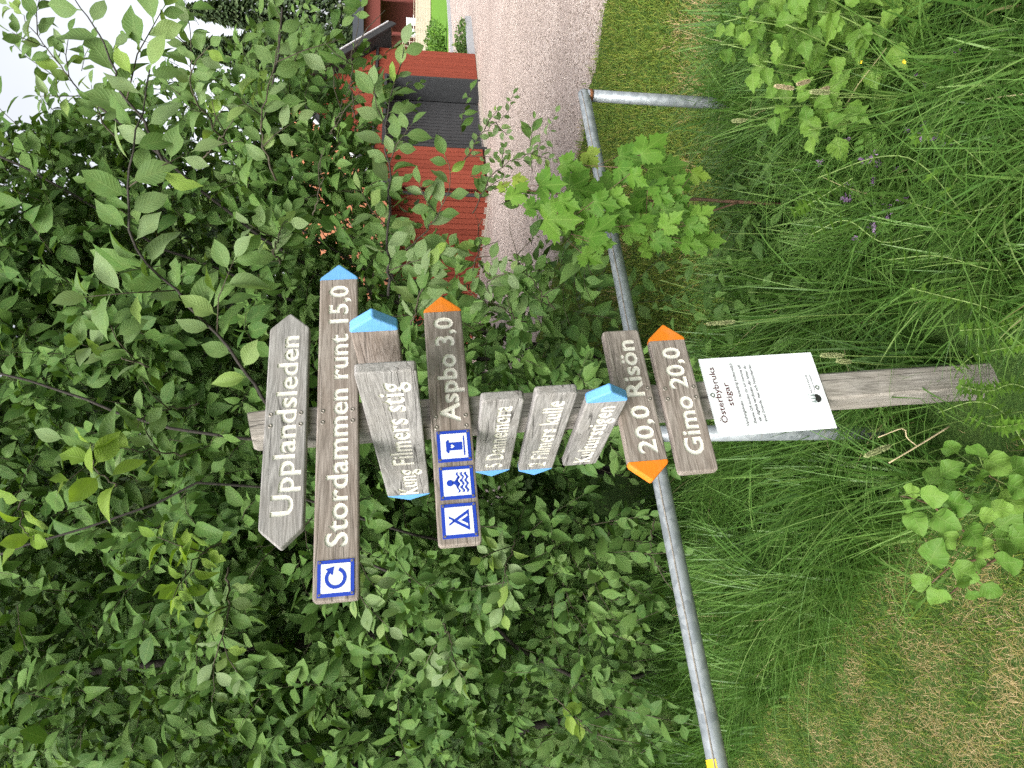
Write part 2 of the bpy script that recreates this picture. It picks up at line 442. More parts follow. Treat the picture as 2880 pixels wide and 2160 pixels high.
m_pebble = leaf_mat('pebble', [(0, (0.13, 0.10, 0.09)), (0.5, (0.36, 0.295, 0.265)), (1, (0.58, 0.51, 0.47))], 'attr', 0.0, 0, rough=0.8)

def gravel_mat():
    m, N, L, out = new_mat('pinkish_gravel')
    geo = N.new('ShaderNodeNewGeometry'); pos = geo.outputs['Position']
    vo = N.new('ShaderNodeTexVoronoi'); vo.inputs['Scale'].default_value = 62; L.new(pos, vo.inputs['Vector'])
    sp = N.new('ShaderNodeSeparateColor'); L.new(vo.outputs['Color'], sp.inputs[0])
    r = ramp(N, [(0.0, (0.19, 0.145, 0.125)), (0.3, (0.38, 0.305, 0.27)), (0.75, (0.51, 0.425, 0.38)), (1.0, (0.64, 0.56, 0.51))]); L.new(sp.outputs[0], r.inputs[0])
    big = noise(N, L, mapping(N, L, pos, (0.5, 1.3, 1)), 1.0, 4)
    col = mix_c(N, L, math_n(N, L, 'MULTIPLY', math_n(N, L, 'SUBTRACT', big, 0.40, clamp=True), 2.6, clamp=True), r.outputs[0], (0.33, 0.265, 0.235))
    edge = math_n(N, L, 'MULTIPLY', vo.outputs['Distance'], 1.0)
    p = N.new('ShaderNodeBsdfPrincipled'); L.new(col, p.inputs['Base Color']); p.inputs['Roughness'].default_value = 0.9
    p.inputs['Specular IOR Level'].default_value = 0.2
    b = N.new('ShaderNodeBump'); b.invert = True; b.inputs['Strength'].default_value = 0.8; b.inputs['Distance'].default_value = 0.012
    L.new(edge, b.inputs['Height']); L.new(b.outputs[0], p.inputs['Normal'])
    L.new(p.outputs[0], out.inputs[0])
    return m
m_gravel = gravel_mat()

def ground_mat():
    m, N, L, out = new_mat('grassy_ground')
    geo = N.new('ShaderNodeNewGeometry'); pos = geo.outputs['Position']
    n1 = noise(N, L, pos, 2.2, 5); n2 = noise(N, L, pos, 90, 5, 0.7)
    r = ramp(N, [(0.3, (0.028, 0.058, 0.016)), (0.5, (0.060, 0.120, 0.026)), (0.7, (0.105, 0.170, 0.040))]); L.new(n2, r.inputs[0])
    col = mix_c(N, L, math_n(N, L, 'MULTIPLY', math_n(N, L, 'SUBTRACT', n1, 0.55, clamp=True), 1.6, clamp=True), r.outputs[0], (0.12, 0.10, 0.05))
    p = N.new('ShaderNodeBsdfPrincipled'); L.new(col, p.inputs['Base Color']); p.inputs['Roughness'].default_value = 0.95
    p.inputs['Specular IOR Level'].default_value = 0.1
    b = N.new('ShaderNodeBump'); b.inputs['Strength'].default_value = 0.7; b.inputs['Distance'].default_value = 0.02
    L.new(n2, b.inputs['Height']); L.new(b.outputs[0], p.inputs['Normal'])
    L.new(p.outputs[0], out.inputs[0])
    return m
m_ground = ground_mat()
m_farlawn = plain('far_lawn_grass', (0.13, 0.27, 0.035), 0.9, nscale=3, var=0.12, spec=0.1)

# ------------------------------------------------------------------ ground, drive, kerbs
def sheet(name, poly, z, mat, **kw):
    me = bpy.data.meshes.new(name)
    me.from_pydata([(x, y, z) for x, y in poly], [], [tuple(range(len(poly)))])
    me.materials.append(mat)
    return link(name, me, None, kind='structure', **kw)

sheet('ground', [(-400, -200), (600, -200), (600, 900), (-400, 900)], 0.0, m_ground, label='mown grass and earth under the hedge and the meadow', cat='ground')
edge = [(6.5, 0.7), (4.6, 3.1), (2.95, 5.16), (2.55, 5.55), (2.2, 5.95), (1.8, 6.35), (1.39, 6.86), (1.0, 7.4), (0.68, 7.87), (0.29, 8.52), (-1.0, 10.2), (-4.0, 14.0)]
_e = []
for i in range(len(edge) - 1):
    for k in range(14):
        t = k / 14
        x, y = (1 - t) * edge[i][0] + t * edge[i + 1][0], (1 - t) * edge[i][1] + t * edge[i + 1][1]
        w = 0.05 * math.sin(7.1 * (x - y)) + 0.03 * math.sin(19.3 * (x + 0.5 * y)) + random.uniform(-0.03, 0.03)
        _e.append((x + w * 0.77, y + w * 0.62))
sheet('gravel_drive', _e + [(-5.0, 29.0), (60, 29.0), (60, 0.7)], 0.004, m_gravel, label='pinkish gravel drive running past the red shed', cat='gravel drive')
sheet('far_lawn', [(-5, 29.0), (60, 29.0), (60, 62), (-5, 62)], 0.006, m_farlawn, label='bright mown lawn beyond the gravel drive', cat='lawn')

def seg_kerb(name, a, b, w, h, n, label):
    a, b = np.array(a, float), np.array(b, float)
    root = thing(name, label, 'kerb', (a[0], a[1], 0))
    d = (b - a) / n; e = d / np.linalg.norm(d); nn = np.array([-e[1], e[0]])
    mb = MB(); L1 = np.linalg.norm(d)
    M3 = np.array([[e[0], nn[0], 0], [e[1], nn[1], 0], [0, 0, 1]])
    mb.box((0, 0, 0), (L1 - 0.012, w, h), M3)
    me = mb.mesh('kerb_stone', m_kerb)
    for i in range(n):
        c = d * (i + 0.5)
        link('kerb_stone', me, root, loc=(c[0], c[1], h / 2 + 0.002))
    return root
g0, g1 = G(1900, 1284), G(2200, 1262)
seg_kerb('stone_kerb', g0, g1, 0.14, 0.12, 12, 'low grey kerb along the bright far lawn')
k0, k1 = G(1960, 1340), G(2106, 1325)
seg_kerb('bed_edging', k0, k1, 0.16, 0.16, 4, 'grey stone edging of the planted bed beside the shed')

# ------------------------------------------------------------------ red shed
c0 = G(1628, 1382); c1 = G(2009, 1343)
e1 = (c1 - c0) / np.linalg.norm(c1 - c0); e2 = np.array([-e1[1], e1[0]])
L1, L2 = float(np.linalg.norm(c1 - c0)), 8.0
SH = thing('garage_shed', 'red boarded shed with grey garage door and orange tiled roof', 'shed', (c0[0], c0[1], 0),
           M3=[[e1[0], e2[0], 0], [e1[1], e2[1], 0], [0, 0, 1]])     # local x along the gable front, y back along the side
EAVE, RIDGE = 2.25, 2.25 + 0.74 * (L1 / 2 + 0.0)
def g_h(x): return EAVE + 0.74 * (L1 / 2 - abs(x - L1 / 2))
def along_front(u):          # where the sight line over the gable front meets it
    d = np.array([(u - 1080) / F_PX / (_c + 0.0), 1.0])
    A = np.array([[d[0], -e1[0]], [d[1], -e1[1]]])
    return float(np.linalg.solve(A, c0)[1])
dx0, dx1 = along_front(1741), along_front(1927)
DOOR_H = 2.03
mb = MB()                     # backing walls, set back behind the boards
mb.box((dx0 / 2, 0.06, EAVE / 2), (dx0, 0.06, EAVE)); mb.box(((dx1 + L1) / 2, 0.06, EAVE / 2), (L1 - dx1, 0.06, EAVE))
mb.box(((dx0 + dx1) / 2, 0.06, (DOOR_H + EAVE) / 2), (dx1 - dx0, 0.06, EAVE - DOOR_H))
mb.box((0.06, L2 / 2, EAVE / 2), (0.06, L2 - 0.2, EAVE)); mb.box((L1 - 0.06, L2 / 2, EAVE / 2), (0.06, L2 - 0.2, EAVE))
mb.box((L1 / 2, L2 - 0.05, EAVE / 2), (L1, 0.06, EAVE))
mb.add([(0.02, 0.08, EAVE), (L1 - 0.02, 0.08, EAVE), (L1 / 2, 0.08, RIDGE)], np.array([[0, 1, 2]]))
mb.add([(0.02, L2 - 0.06, EAVE), (L1 - 0.02, L2 - 0.06, EAVE), (L1 / 2, L2 - 0.06, RIDGE)], np.array([[0, 2, 1]]))
mb.build('wall', m_redback, SH)
PW = 0.142
def prism(outline, y0, y1):
    """vertical board from an (x,z) outline, thickness y0..y1"""
    n = len(outline); mb = MB()
    V = [(x, y0, z) for x, z in outline] + [(x, y1, z) for x, z in outline]
    i = np.arange(n); j = (i + 1) % n
    mb.add(V, [i[None].copy(), (i[::-1] + n)[None].copy(), np.stack([j, i, i + n, j + n], 1)])
    return mb
def front_planks(x0, x1, z0, top):
    n = max(1, round((x1 - x0) / PW)); w = (x1 - x0) / n
    for i in range(n):
        a, b = x0 + i * w + 0.011, x0 + (i + 1) * w - 0.011
        pts = [(a, z0), (b, z0), (b, top(b))]
        if a < L1 / 2 < b and top(L1 / 2) > top(a): pts.append((L1 / 2, top(L1 / 2)))
        pts.append((a, top(a)))
        d = 0.005 if i % 2 else 0.0
        prism(pts, 0.0 + d, 0.028 + d).build('plank', m_red, SH)
front_planks(0.0, dx0 - 0.05, 0.10, lambda x: EAVE - 0.03)
front_planks(dx1 + 0.03, L1, 0.06, lambda x: EAVE - 0.03)
front_planks(dx0 - 0.05, dx1 + 0.03, DOOR_H + 0.06, lambda x: EAVE - 0.03)
front_planks(0.02, L1 - 0.02, EAVE + 0.05, lambda x: g_h(x) - 0.02)
nside = round(L2 / PW); wside = L2 / nside
_sp = MB(); _sp.box((0, 0, (EAVE + 0.04) / 2), (0.028, wside - 0.022, EAVE - 0.06)); _spm = _sp.mesh('plank', m_red)
for i in range(nside):
    link('plank', _spm, SH, loc=(0.014 + 0.005 * (i % 2), (i + 0.5) * wside + 0.03, 0))
mb = MB(); mb.box((L1 / 2, -0.02, EAVE + 0.012), (L1 + 0.06, 0.07, 0.05)); mb.build('drip_ledge', m_dkgrey, SH)
mb = MB(); mb.box((L1 / 2, 0.05, 0.025), (L1 + 0.04, 0.10, 0.05)); mb.box((0.05, L2 / 2, 0.05), (0.09, L2, 0.09)); mb.build('plinth', m_concrete, SH)
# recessed garage door
RC = 0.55
mb = MB()
mb.box((dx0 - 0.02, RC / 2 - 0.01, DOOR_H / 2), (0.06, RC, DOOR_H)); mb.box((dx1 + 0.0, RC / 2 - 0.01, DOOR_H / 2), (0.06, RC, DOOR_H))
mb.box(((dx0 + dx1) / 2, RC / 2 - 0.012, DOOR_H + 0.03), (dx1 - dx0 + 0.1, RC, 0.06))
mb.build('door_frame', m_dkgrey, SH)
door = MB(); door.box(((dx0 + dx1) / 2, RC + 0.04, DOOR_H / 2), (dx1 - dx0 - 0.04, 0.02, DOOR_H)); door = door.build('garage_door', m_groove, SH)
nd = round((dx1 - dx0 - 0.07) / 0.115); wd = (dx1 - dx0 - 0.07) / nd
_d = MB(); _d.box((0, 0, DOOR_H / 2 + 0.01), (wd - 0.024, 0.03, DOOR_H - 0.06)); _dm = _d.mesh('door_slat', plain('grey_door_paint', (0.055, 0.058, 0.062), 0.6, nscale=10))
for i in range(nd):
    link('door_slat', _dm, door, loc=(dx0 + 0.035 + (i + 0.5) * wd, RC + 0.012, 0))
# roof
ov, ro = 0.40, 0.34
s_len = math.hypot(L1 / 2 + ov, 0.74 * (L1 / 2 + ov))
ang = math.atan(0.74)
for sgn in (-1, 1):
    cx = L1 / 2 + sgn * (L1 / 2 + ov) / 2; cz = RIDGE - 0.74 * (L1 / 2 + ov) / 2 + 0.03
    d = np.array([sgn * math.cos(ang), 0, -math.sin(ang)]); nn = np.array([sgn * math.sin(ang), 0, math.cos(ang)]); yy = np.cross(nn, d)
    M3 = np.stack([d, yy, nn], 1)
    mb = MB(); mb.box((cx, L2 / 2, cz), (s_len, L2 + 2 * ro, 0.05), M3); mb.build('roof_deck', m_dkgrey, SH)
    mb = MB(); mb.box(np.array([cx, -ro - 0.02, cz - 0.06]), (s_len + 0.04, 0.035, 0.15), M3); mb.build('barge_board', m_dkgrey, SH)
    mb = MB(); mb.box(np.array([cx, -ro - 0.03, cz + 0.055]), (s_len + 0.05, 0.06, 0.025), M3); mb.build('barge_cap', m_white, SH)
    # pantiles
    tw, tl = 0.30, 0.36
    nx, ny = int(s_len / tl) + 1, int((L2 + 2 * ro) / tw)
    k = 5; t = np.linspace(0, 1, k)
    prof = 0.035 * np.sin(t * 2 * np.pi)
    tv, tf = [], []
    for a in (0, 1):
        for q in range(k): tv.append((a * (tl + 0.05), (t[q] - 0.5) * tw, prof[q] + 0.05 - 0.022 * (1 - a)))
    tf = np.array([[q, q + 1, k + q + 1, k + q] for q in range(k - 1)])
    mt = MB(); mt.add(np.array(tv), tf); me = mt.mesh('roof_tile', m_tile, True)
    top = np.array([L1 / 2, 0, RIDGE + 0.05])
    cnt = 0
    if sgn < 0:
        for i in range(nx):
            for j in range(ny):
                o = top + d * (i * tl) + np.array([0, -ro + (j + 0.5) * tw, 0])
                link('roof_tile', me, SH, mat=mat4([d, yy, nn], o))
    else:
        big = MB()
        for i in range(nx):
            for j in range(ny):
                o = top + d * (i * tl) + np.array([0, -ro + (j + 0.5) * tw, 0])
                big.add(np.array(tv) @ M3.T + o, tf)
        big.build('roof_tiles', m_tile, SH, True, kind='stuff')
# downpipe and window on the side wall
mb = MB(); mb.tube([(-0.05, 0.12, 0.12), (-0.05, 0.12, 2.0), (-0.25, 0.12, 2.2)], 0.035, 8); mb.build('downpipe', m_dkgrey, SH)
mb = MB(); mb.tube([(-0.40, -ro, EAVE - 0.32), (-0.40, L2 + ro, EAVE - 0.32)], 0.06, 8); mb.build('gutter', m_dkgrey, SH)
wn_ = MB()
for zc, ys in ((1.0, 0.9), (1.85, 0.9)): wn_.box((-0.012, 3.0, zc), (0.05, ys, 0.06))
for yc in (2.55, 3.0, 3.45): wn_.box((-0.012, yc, 1.425), (0.046, 0.06, 0.85))
win = wn_.build('window', m_white, SH)
mb = MB(); mb.box((0.0, 3.0, 1.425), (0.02, 0.86, 0.82)); mb.build('pane', m_glass, win)

# ------------------------------------------------------------------ things beyond the drive
# horizontal board fence
fa, fb = P(1985, 1161, 56)[:2], P(2260, 1161, 56)[:2]
FN = thing('board_fence', 'pale wooden fence of horizontal boards behind the far lawn', 'fence', (fa[0], fa[1], 0))
Lf = fb[0] - fa[0]
_b = MB(); _b.box((0, 0, 0), (Lf / 3 - 0.03, 0.03, 0.185)); bm_ = _b.mesh('fence_board', W_FENCE)
for s in range(3):
    for r in range(6):
        link('fence_board', bm_, FN, loc=((s + 0.5) * Lf / 3, 0.01 * (r % 2), 0.16 + r * 0.205))
for s in range(4):
    mb = MB(); mb.box((s * Lf / 3, 0.08, 0.68), (0.12, 0.10, 1.36)); mb.build('fence_post', W_FENCE, FN)
mb = MB(); mb.box((Lf / 2, 0.03, 1.40), (Lf, 0.16, 0.04)); mb.build('cap_rail', W_FENCE, FN)
# white slatted garden chairs on the terrace behind the fence
def chair(u, lab):
    p = P(u, 1172, 57.5)
    t = thing('garden_chair', lab, 'chair', (p[0], p[1], p[2] - 0.35), 'white garden chairs behind the fence')
    mb = MB(); mb.box((0, 0, 0.42), (0.62, 0.5, 0.05)); mb.build('seat', m_white, t)
    for i in range(7):
        mb = MB(); mb.box((-0.28 + i * 0.093, 0.22, 0.80), (0.055, 0.03, 0.72)); mb.build('back_slat', m_white, t)
    mb = MB(); mb.box((0, 0.22, 1.17), (0.66, 0.045, 0.06)); mb.build('top_rail', m_white, t)
    for sx in (-1, 1):
        for sy in (-1, 1):
            mb = MB(); mb.box((sx * 0.28, sy * 0.21, 0.2), (0.05, 0.05, 0.40)); mb.build('leg', m_white, t)
        mb = MB(); mb.box((sx * 0.31, 0, 0.62), (0.05, 0.48, 0.04)); mb.build('armrest', m_white, t)
chair(2102, 'white slatted chair behind the fence, the one farther right')
chair(2071, 'white slatted chair behind the fence, the one nearer the shed')
p = P(2035, 1170, 57.2)
TR = thing('trellis', 'brown timber trellis beside the white garden chairs', 'trellis', (p[0], p[1], 0.9))
for i in range(4):
    mb = MB(); mb.box((-0.55 + i * 0.37, 0, 0.75), (0.05, 0.04, 1.5)); mb.build('upright', W_FENCE, TR)
for i in range(3):
    mb = MB(); mb.box((0, 0.045, 0.3 + i * 0.55), (1.25, 0.04, 0.05)); mb.build('cross_bar', W_FENCE, TR)
mb = MB(); mb.box((P(2070, 1165, 59)[0], 60.2, 0.55), (9.0, 5.0, 0.9)); mb.build('terrace', m_concrete, None, kind='structure', label='raised terrace behind the board fence', cat='terrace')
# far dark red building
bx = P(2060, 1161, 66)[0]
FB = thing('far_barn', 'dark red building with open porch beyond the fence', 'building', (bx, 66, 0))
mb = MB(); mb.box((5.0, 3.0, 5.3), (10.0, 6.0, 1.6)); mb.box((5.0, 5.0, 2.3), (10.0, 2.0, 4.4)); mb.build('wall', m_barn, FB)
for i in range(4):
    mb = MB(); mb.box((0.12 + i * 3.2, 0.12, 2.25), (0.24, 0.24, 4.5)); mb.build('porch_post', m_barn, FB)
mb = MB(); mb.add([(-0.8, -0.7, 6.0), (10.8, -0.7, 6.0), (10.8, 6.7, 6.0), (-0.8, 6.7, 6.0), (-0.8, 3.0, 7.3), (10.8, 3.0, 7.3)],
                  [np.array([[0, 1, 5, 4], [2, 3, 4, 5], [3, 2, 1, 0]]), np.array([[0, 4, 3], [1, 2, 5]])]); mb.build('roof', m_roofd, FB)

# ------------------------------------------------------------------ leaf templates
def leaf_template(prof, fold=0.22, droop=0.25, seg=None, pet=0.14, wav=0.0, across=1, tooth=0.0, petw=0.012, bite=None):
    """prof: list of (s, halfwidth); x along the leaf, y across, z up; petiole leads in from x=0"""
    V, U, F3, F4 = [], [], [], []
    def z(s, t, w): return fold * abs(t) * w - droop * s * s + wav * math.sin(9 * s) * t * w * 2
    ss = prof
    V += [(0, -petw, 0), (0, petw, 0)]; U += [(0, 0), (0, 0)]
    rows = []
    for i, (s, w) in enumerate(ss):
        x = pet + (1 - pet) * s
        if w <= 1e-6 and i == len(ss) - 1:
            V.append((x, 0, z(s, 0, 0))); U.append((s, 0)); rows.append([len(V) - 1]); continue
        row = []
        for k in range(-across, across + 1):
            t = k / across
            tw = tooth * (1 if (i % 2) else -1) if abs(k) == across else 0
            if bite and bite[0] < s < bite[1] and k * bite[2] > 0: t = t * 0.42      # a piece eaten out of the edge
            V.append((x + tw * 0.5, t * max(w, petw) * (1 + tw), z(s, t, w))); U.append((s, t)); row.append(len(V) - 1)
        rows.append(row)
    F4.append((0, rows[0][0], rows[0][-1], 1) if False else (0, 1, rows[0][-1], rows[0][0]))
    for a, b in zip(rows[:-1], rows[1:]):
        if len(b) == 1:
            for q in range(len(a) - 1): F3.append((a[q], a[q + 1], b[0]))
        else:
            for q in range(len(a) - 1): F4.append((a[q], a[q + 1], b[q + 1], b[q]))
    fs = [np.array(F4)] + ([np.array(F3)] if F3 else [])
    return np.array(V), fs, np.array(U)

CP = [(0, 0.02), (0.1, 0.12), (0.25, 0.215), (0.42, 0.262), (0.58, 0.255), (0.74, 0.19), (0.88, 0.085), (1.0, 0.0)]
CP_LO = [(0, 0.03), (0.2, 0.19), (0.48, 0.265), (0.75, 0.18), (1.0, 0.0)]
T_CHERRY_LO = [leaf_template(CP_LO, 0.25, 0.18), leaf_template(CP_LO, 0.2, 0.25, bite=(0.6, 0.9, 1)), leaf_template(CP_LO, 0.5, 0.38), leaf_template(CP_LO, 0.12, 0.05), leaf_template([(s, w * 0.82) for s, w in CP_LO], 0.8, 0.5)]
T_CHERRY_HI = [leaf_template(CP, 0.22, 0.15, across=2), leaf_template(CP, 0.45, 0.35, across=2, wav=0.1), leaf_template([(s, w * 1.1) for s, w in CP], 0.1, 0.06, across=2, wav=0.06),
               leaf_template([(s, w * 0.85) for s, w in CP], 0.8, 0.5, across=2), leaf_template(CP, 0.3, -0.12, across=2, wav=-0.1), leaf_template(CP, 0.2, 0.2, across=2, wav=0.08, bite=(0.5, 0.66, 1)), leaf_template(CP, 0.3, 0.1, across=2, wav=-0.05, bite=(0.7, 0.95, -1)), leaf_template(CP, 0.18, 0.25, across=2)]
T_APPLE = [leaf_template([(0, 0.05), (0.08, 0.22), (0.2, 0.33), (0.35, 0.39), (0.5, 0.39), (0.65, 0.34), (0.8, 0.23), (0.92, 0.10), (1, 0)], f, d, across=2, wav=w, tooth=0.03, pet=0.2) for f, d, w in ((0.2, 0.15, 0.12), (0.35, 0.3, -0.15), (0.1, 0.05, 0.2))]
_bp = [(i / 12, 0.33 * (math.sin(math.pi * (i / 12) ** 0.62)) ** 1.15 + (0.02 if i == 0 else 0)) for i in range(12)] + [(1.0, 0)]
T_BRAM = [leaf_template(_bp, f, d, across=2, tooth=0.06, wav=w, pet=0.12) for f, d, w in ((0.25, 0.2, 0.1), (0.45, 0.4, -0.1), (0.15, 0.1, 0.15))]
_hp = [(0, 0.03), (0.12, 0.14), (0.28, 0.21), (0.45, 0.21), (0.62, 0.155), (0.8, 0.085), (1, 0)]
T_HERB = [leaf_template(_hp, f, d, tooth=0.06) for f, d in ((0.25, 0.25), (0.4, 0.45), (0.15, 0.1))]

def mesh_of(T, name, mat):
    mb = MB(); mb.add(T[0], T[1], 0.5, T[2]); return mb.mesh(name, mat, True)

ME_CHERRY = [mesh_of(t, 'leaf', m_leaf_obj) for t in T_CHERRY_HI]
ME_LIME = [mesh_of(t, 'leaf', m_leaf_lime) for t in T_CHERRY_HI]
ME_APPLE = [mesh_of(t, 'leaf', m_apple) for t in T_APPLE]
ME_BRAM = [mesh_of(t, 'leaf', m_bramble) for t in T_BRAM]
ME_HERB = [mesh_of(t, 'leaf', m_herb) for t in T_HERB]

def place_leaf(me, parent, base, d, n, size):
    d = nrm(d); s = nrm(np.cross(n, d)); n2 = np.cross(d, s)
    b = np.asarray(base) - np.array(parent.matrix_world.translation)
    return link('leaf', me, parent, mat=mat4([d * size, s * size, n2 * size], b))

def curve(pts, n=14):
    pts = np.asarray(pts, float)
    if len(pts) < 3: t = np.linspace(0, 1, n); return pts[0] + (pts[-1] - pts[0]) * t[:, None]
    d = np.r_[0, np.cumsum(np.linalg.norm(np.diff(pts, axis=0), axis=1))]; tt = np.linspace(0, d[-1], n)
    out = []
    ext = np.vstack([2 * pts[0] - pts[1], pts, 2 * pts[-1] - pts[-2]])
    for x in tt:
        i = min(max(np.searchsorted(d, x) - 1, 0), len(pts) - 2); t = (x - d[i]) / (d[i + 1] - d[i] + 1e-9)
        p0, p1, p2, p3 = ext[i:i + 4]
        out.append(0.5 * (2 * p1 + (p2 - p0) * t + (2 * p0 - 5 * p1 + 4 * p2 - p3) * t * t + (3 * p1 - p0 - 3 * p2 + p3) * t ** 3))
    return np.array(out)

# ------------------------------------------------------------------ bushes
def in_poly(u, v, poly):
    inside = np.zeros(len(u), bool); n = len(poly)
    for i in range(n):
        x1, y1 = poly[i]; x2, y2 = poly[(i + 1) % n]
        c = ((y1 > v) != (y2 > v)) & (u < (x2 - x1) * (v - y1) / (y2 - y1 + 1e-9) + x1)
        inside ^= c
    return inside

SKY_GAP = [(1770, -400), (2400, -400), (2400, 620), (2010, 640), (1910, 560), (1880, 420), (1840, 300), (1790, 150)]
SHED_GAP = [(1290, 1180), (1400, 1100), (1500, 1090), (1650, 1060), (1780, 1000), (1900, 900), (2000, 760), (2400, 690), (2400, 2100), (1560, 2100), (1400, 1560), (1290, 1400)]

def bulk_twigs(lumps, n, keep, leafsize, nleaf, gaps=(), zmin=0.12, ymin=2.25, sub=0):
    """twig bases through the volume of overlapping lumps, thickest towards the outside"""
    B, D = [], []
    L = np.array([l[0] for l in lumps]); R = np.array([l[1] for l in lumps])
    vol = np.prod(R, axis=1) ** 0.8; vol = vol / vol.sum()
    if sub:                                    # boughs: the twigs gather in clumps with hollows between
        k = rng.choice(len(lumps), sub, p=vol); dn = nrm(rng.normal(size=(sub, 3)) + np.array([0, -0.5, 0.1])); rr = rng.uniform(0.45, 1.0, sub) ** 0.5
        SC_, SD_, SR_ = L[k] + dn * rr[:, None] * R[k], dn, rng.uniform(0.10, 0.21, sub)
    while sum(len(b) for b in B) < n:
        k = rng.choice(len(lumps), n, p=vol)
        dirn = nrm(rng.normal(size=(n, 3))); rad = rng.uniform(0.25, 1.0, n) ** 0.45
        p = L[k] + dirn * rad[:, None] * R[k]
        out = nrm(dirn / R[k])
        d = nrm(out * 0.9 + np.array([0, -0.15, 0.45]) + rng.normal(size=(n, 3)) * 0.55)
        if sub:
            j = rng.integers(0, sub, n); off = rng.normal(size=(n, 3)) * SR_[j][:, None]
            p = SC_[j] + off; d = nrm(SD_[j] * 0.7 + off / SR_[j][:, None] * 0.25 + np.array([0, -0.2, 0.35]) + rng.normal(size=(n, 3)) * 0.4)
        ok = (p[:, 2] > zmin) & (p[:, 1] > ymin)
        u, v = proj(p)
        for g, pr in gaps:
            ok &= ~(in_poly(u, v, g) & (rng.random(n) > pr))
        B.append(p[ok]); D.append(d[ok])
    return np.concatenate(B)[:n], np.concatenate(D)[:n]

def grow_twigs(mbL, mbT, B, D, length, nleaf, size, templ, rndlo=0.0, rndhi=1.0, out_dir=(0, -0.75, 0.55), spread=0.5, stems=True):
    n = len(B)
    Ln = length * rng.uniform(0.6, 1.3, n)
    sidev = nrm(np.cross(D, rng.normal(size=(n, 3))))
    bend = np.array([0, 0, -0.28])
    tone = rng.beta(2, 2.2, n)
    for k in range(nleaf):
        t = (k + 0.6) / nleaf
        pos = B + D * (t * Ln)[:, None] + bend * (Ln * t * t)[:, None]
        sg = 1 if k % 2 else -1
        roll = nrm(sidev * sg + rng.normal(size=(n, 3)) * 0.45)
        last = k == nleaf - 1
        ld = nrm(D * (0.55 if not last else 1.4) + roll * (0.9 if not last else 0.25) + np.array([0, 0, -0.30]) + rng.normal(size=(n, 3)) * 0.18)
        nn = nrm(np.array(out_dir) + rng.normal(size=(n, 3)) * spread)
        sz = size * rng.uniform(0.5, 1.2, n) * (0.75 + 0.5 * math.sin(math.pi * min(1, t + 0.15)))
        rnd = np.clip(rndlo + (rndhi - rndlo) * (0.6 * tone + 0.4 * rng.random(n)), 0, 1)
        tk = rng.integers(0, len(templ), n)
        for q in range(len(templ)):
            m = tk == q
            if m.any(): mbL.inst(templ[q], pos[m], ld[m], nn[m], sz[m], rnd[m])
    if stems:
        a = nrm(np.cross(D, np.array([0.2, 0.1, 0.97]))); b = np.cross(D, a)
        r0 = 0.0022
        P0, P1, P2 = B, B + D * (Ln * 0.5)[:, None] + bend * (Ln * 0.25)[:, None], B + D * Ln[:, None] + bend * Ln[:, None]
        Vs = []
        for p_, r_ in ((P0, r0), (P1, r0 * 0.8), (P2, r0 * 0.35)):
            for q in range(3):
                an = q * 2.0944; Vs.append(p_ + r_ * (math.cos(an) * a + math.sin(an) * b))
        V = np.stack(Vs, 1)
        f = np.array([[i * 3 + j, i * 3 + (j + 1) % 3, (i + 1) * 3 + (j + 1) % 3, (i + 1) * 3 + j] for i in range(2) for j in range(3)])
        mbT.add(V.reshape(-1, 3), (f[None] + (np.arange(n) * 9)[:, None, None]).reshape(-1, 4))

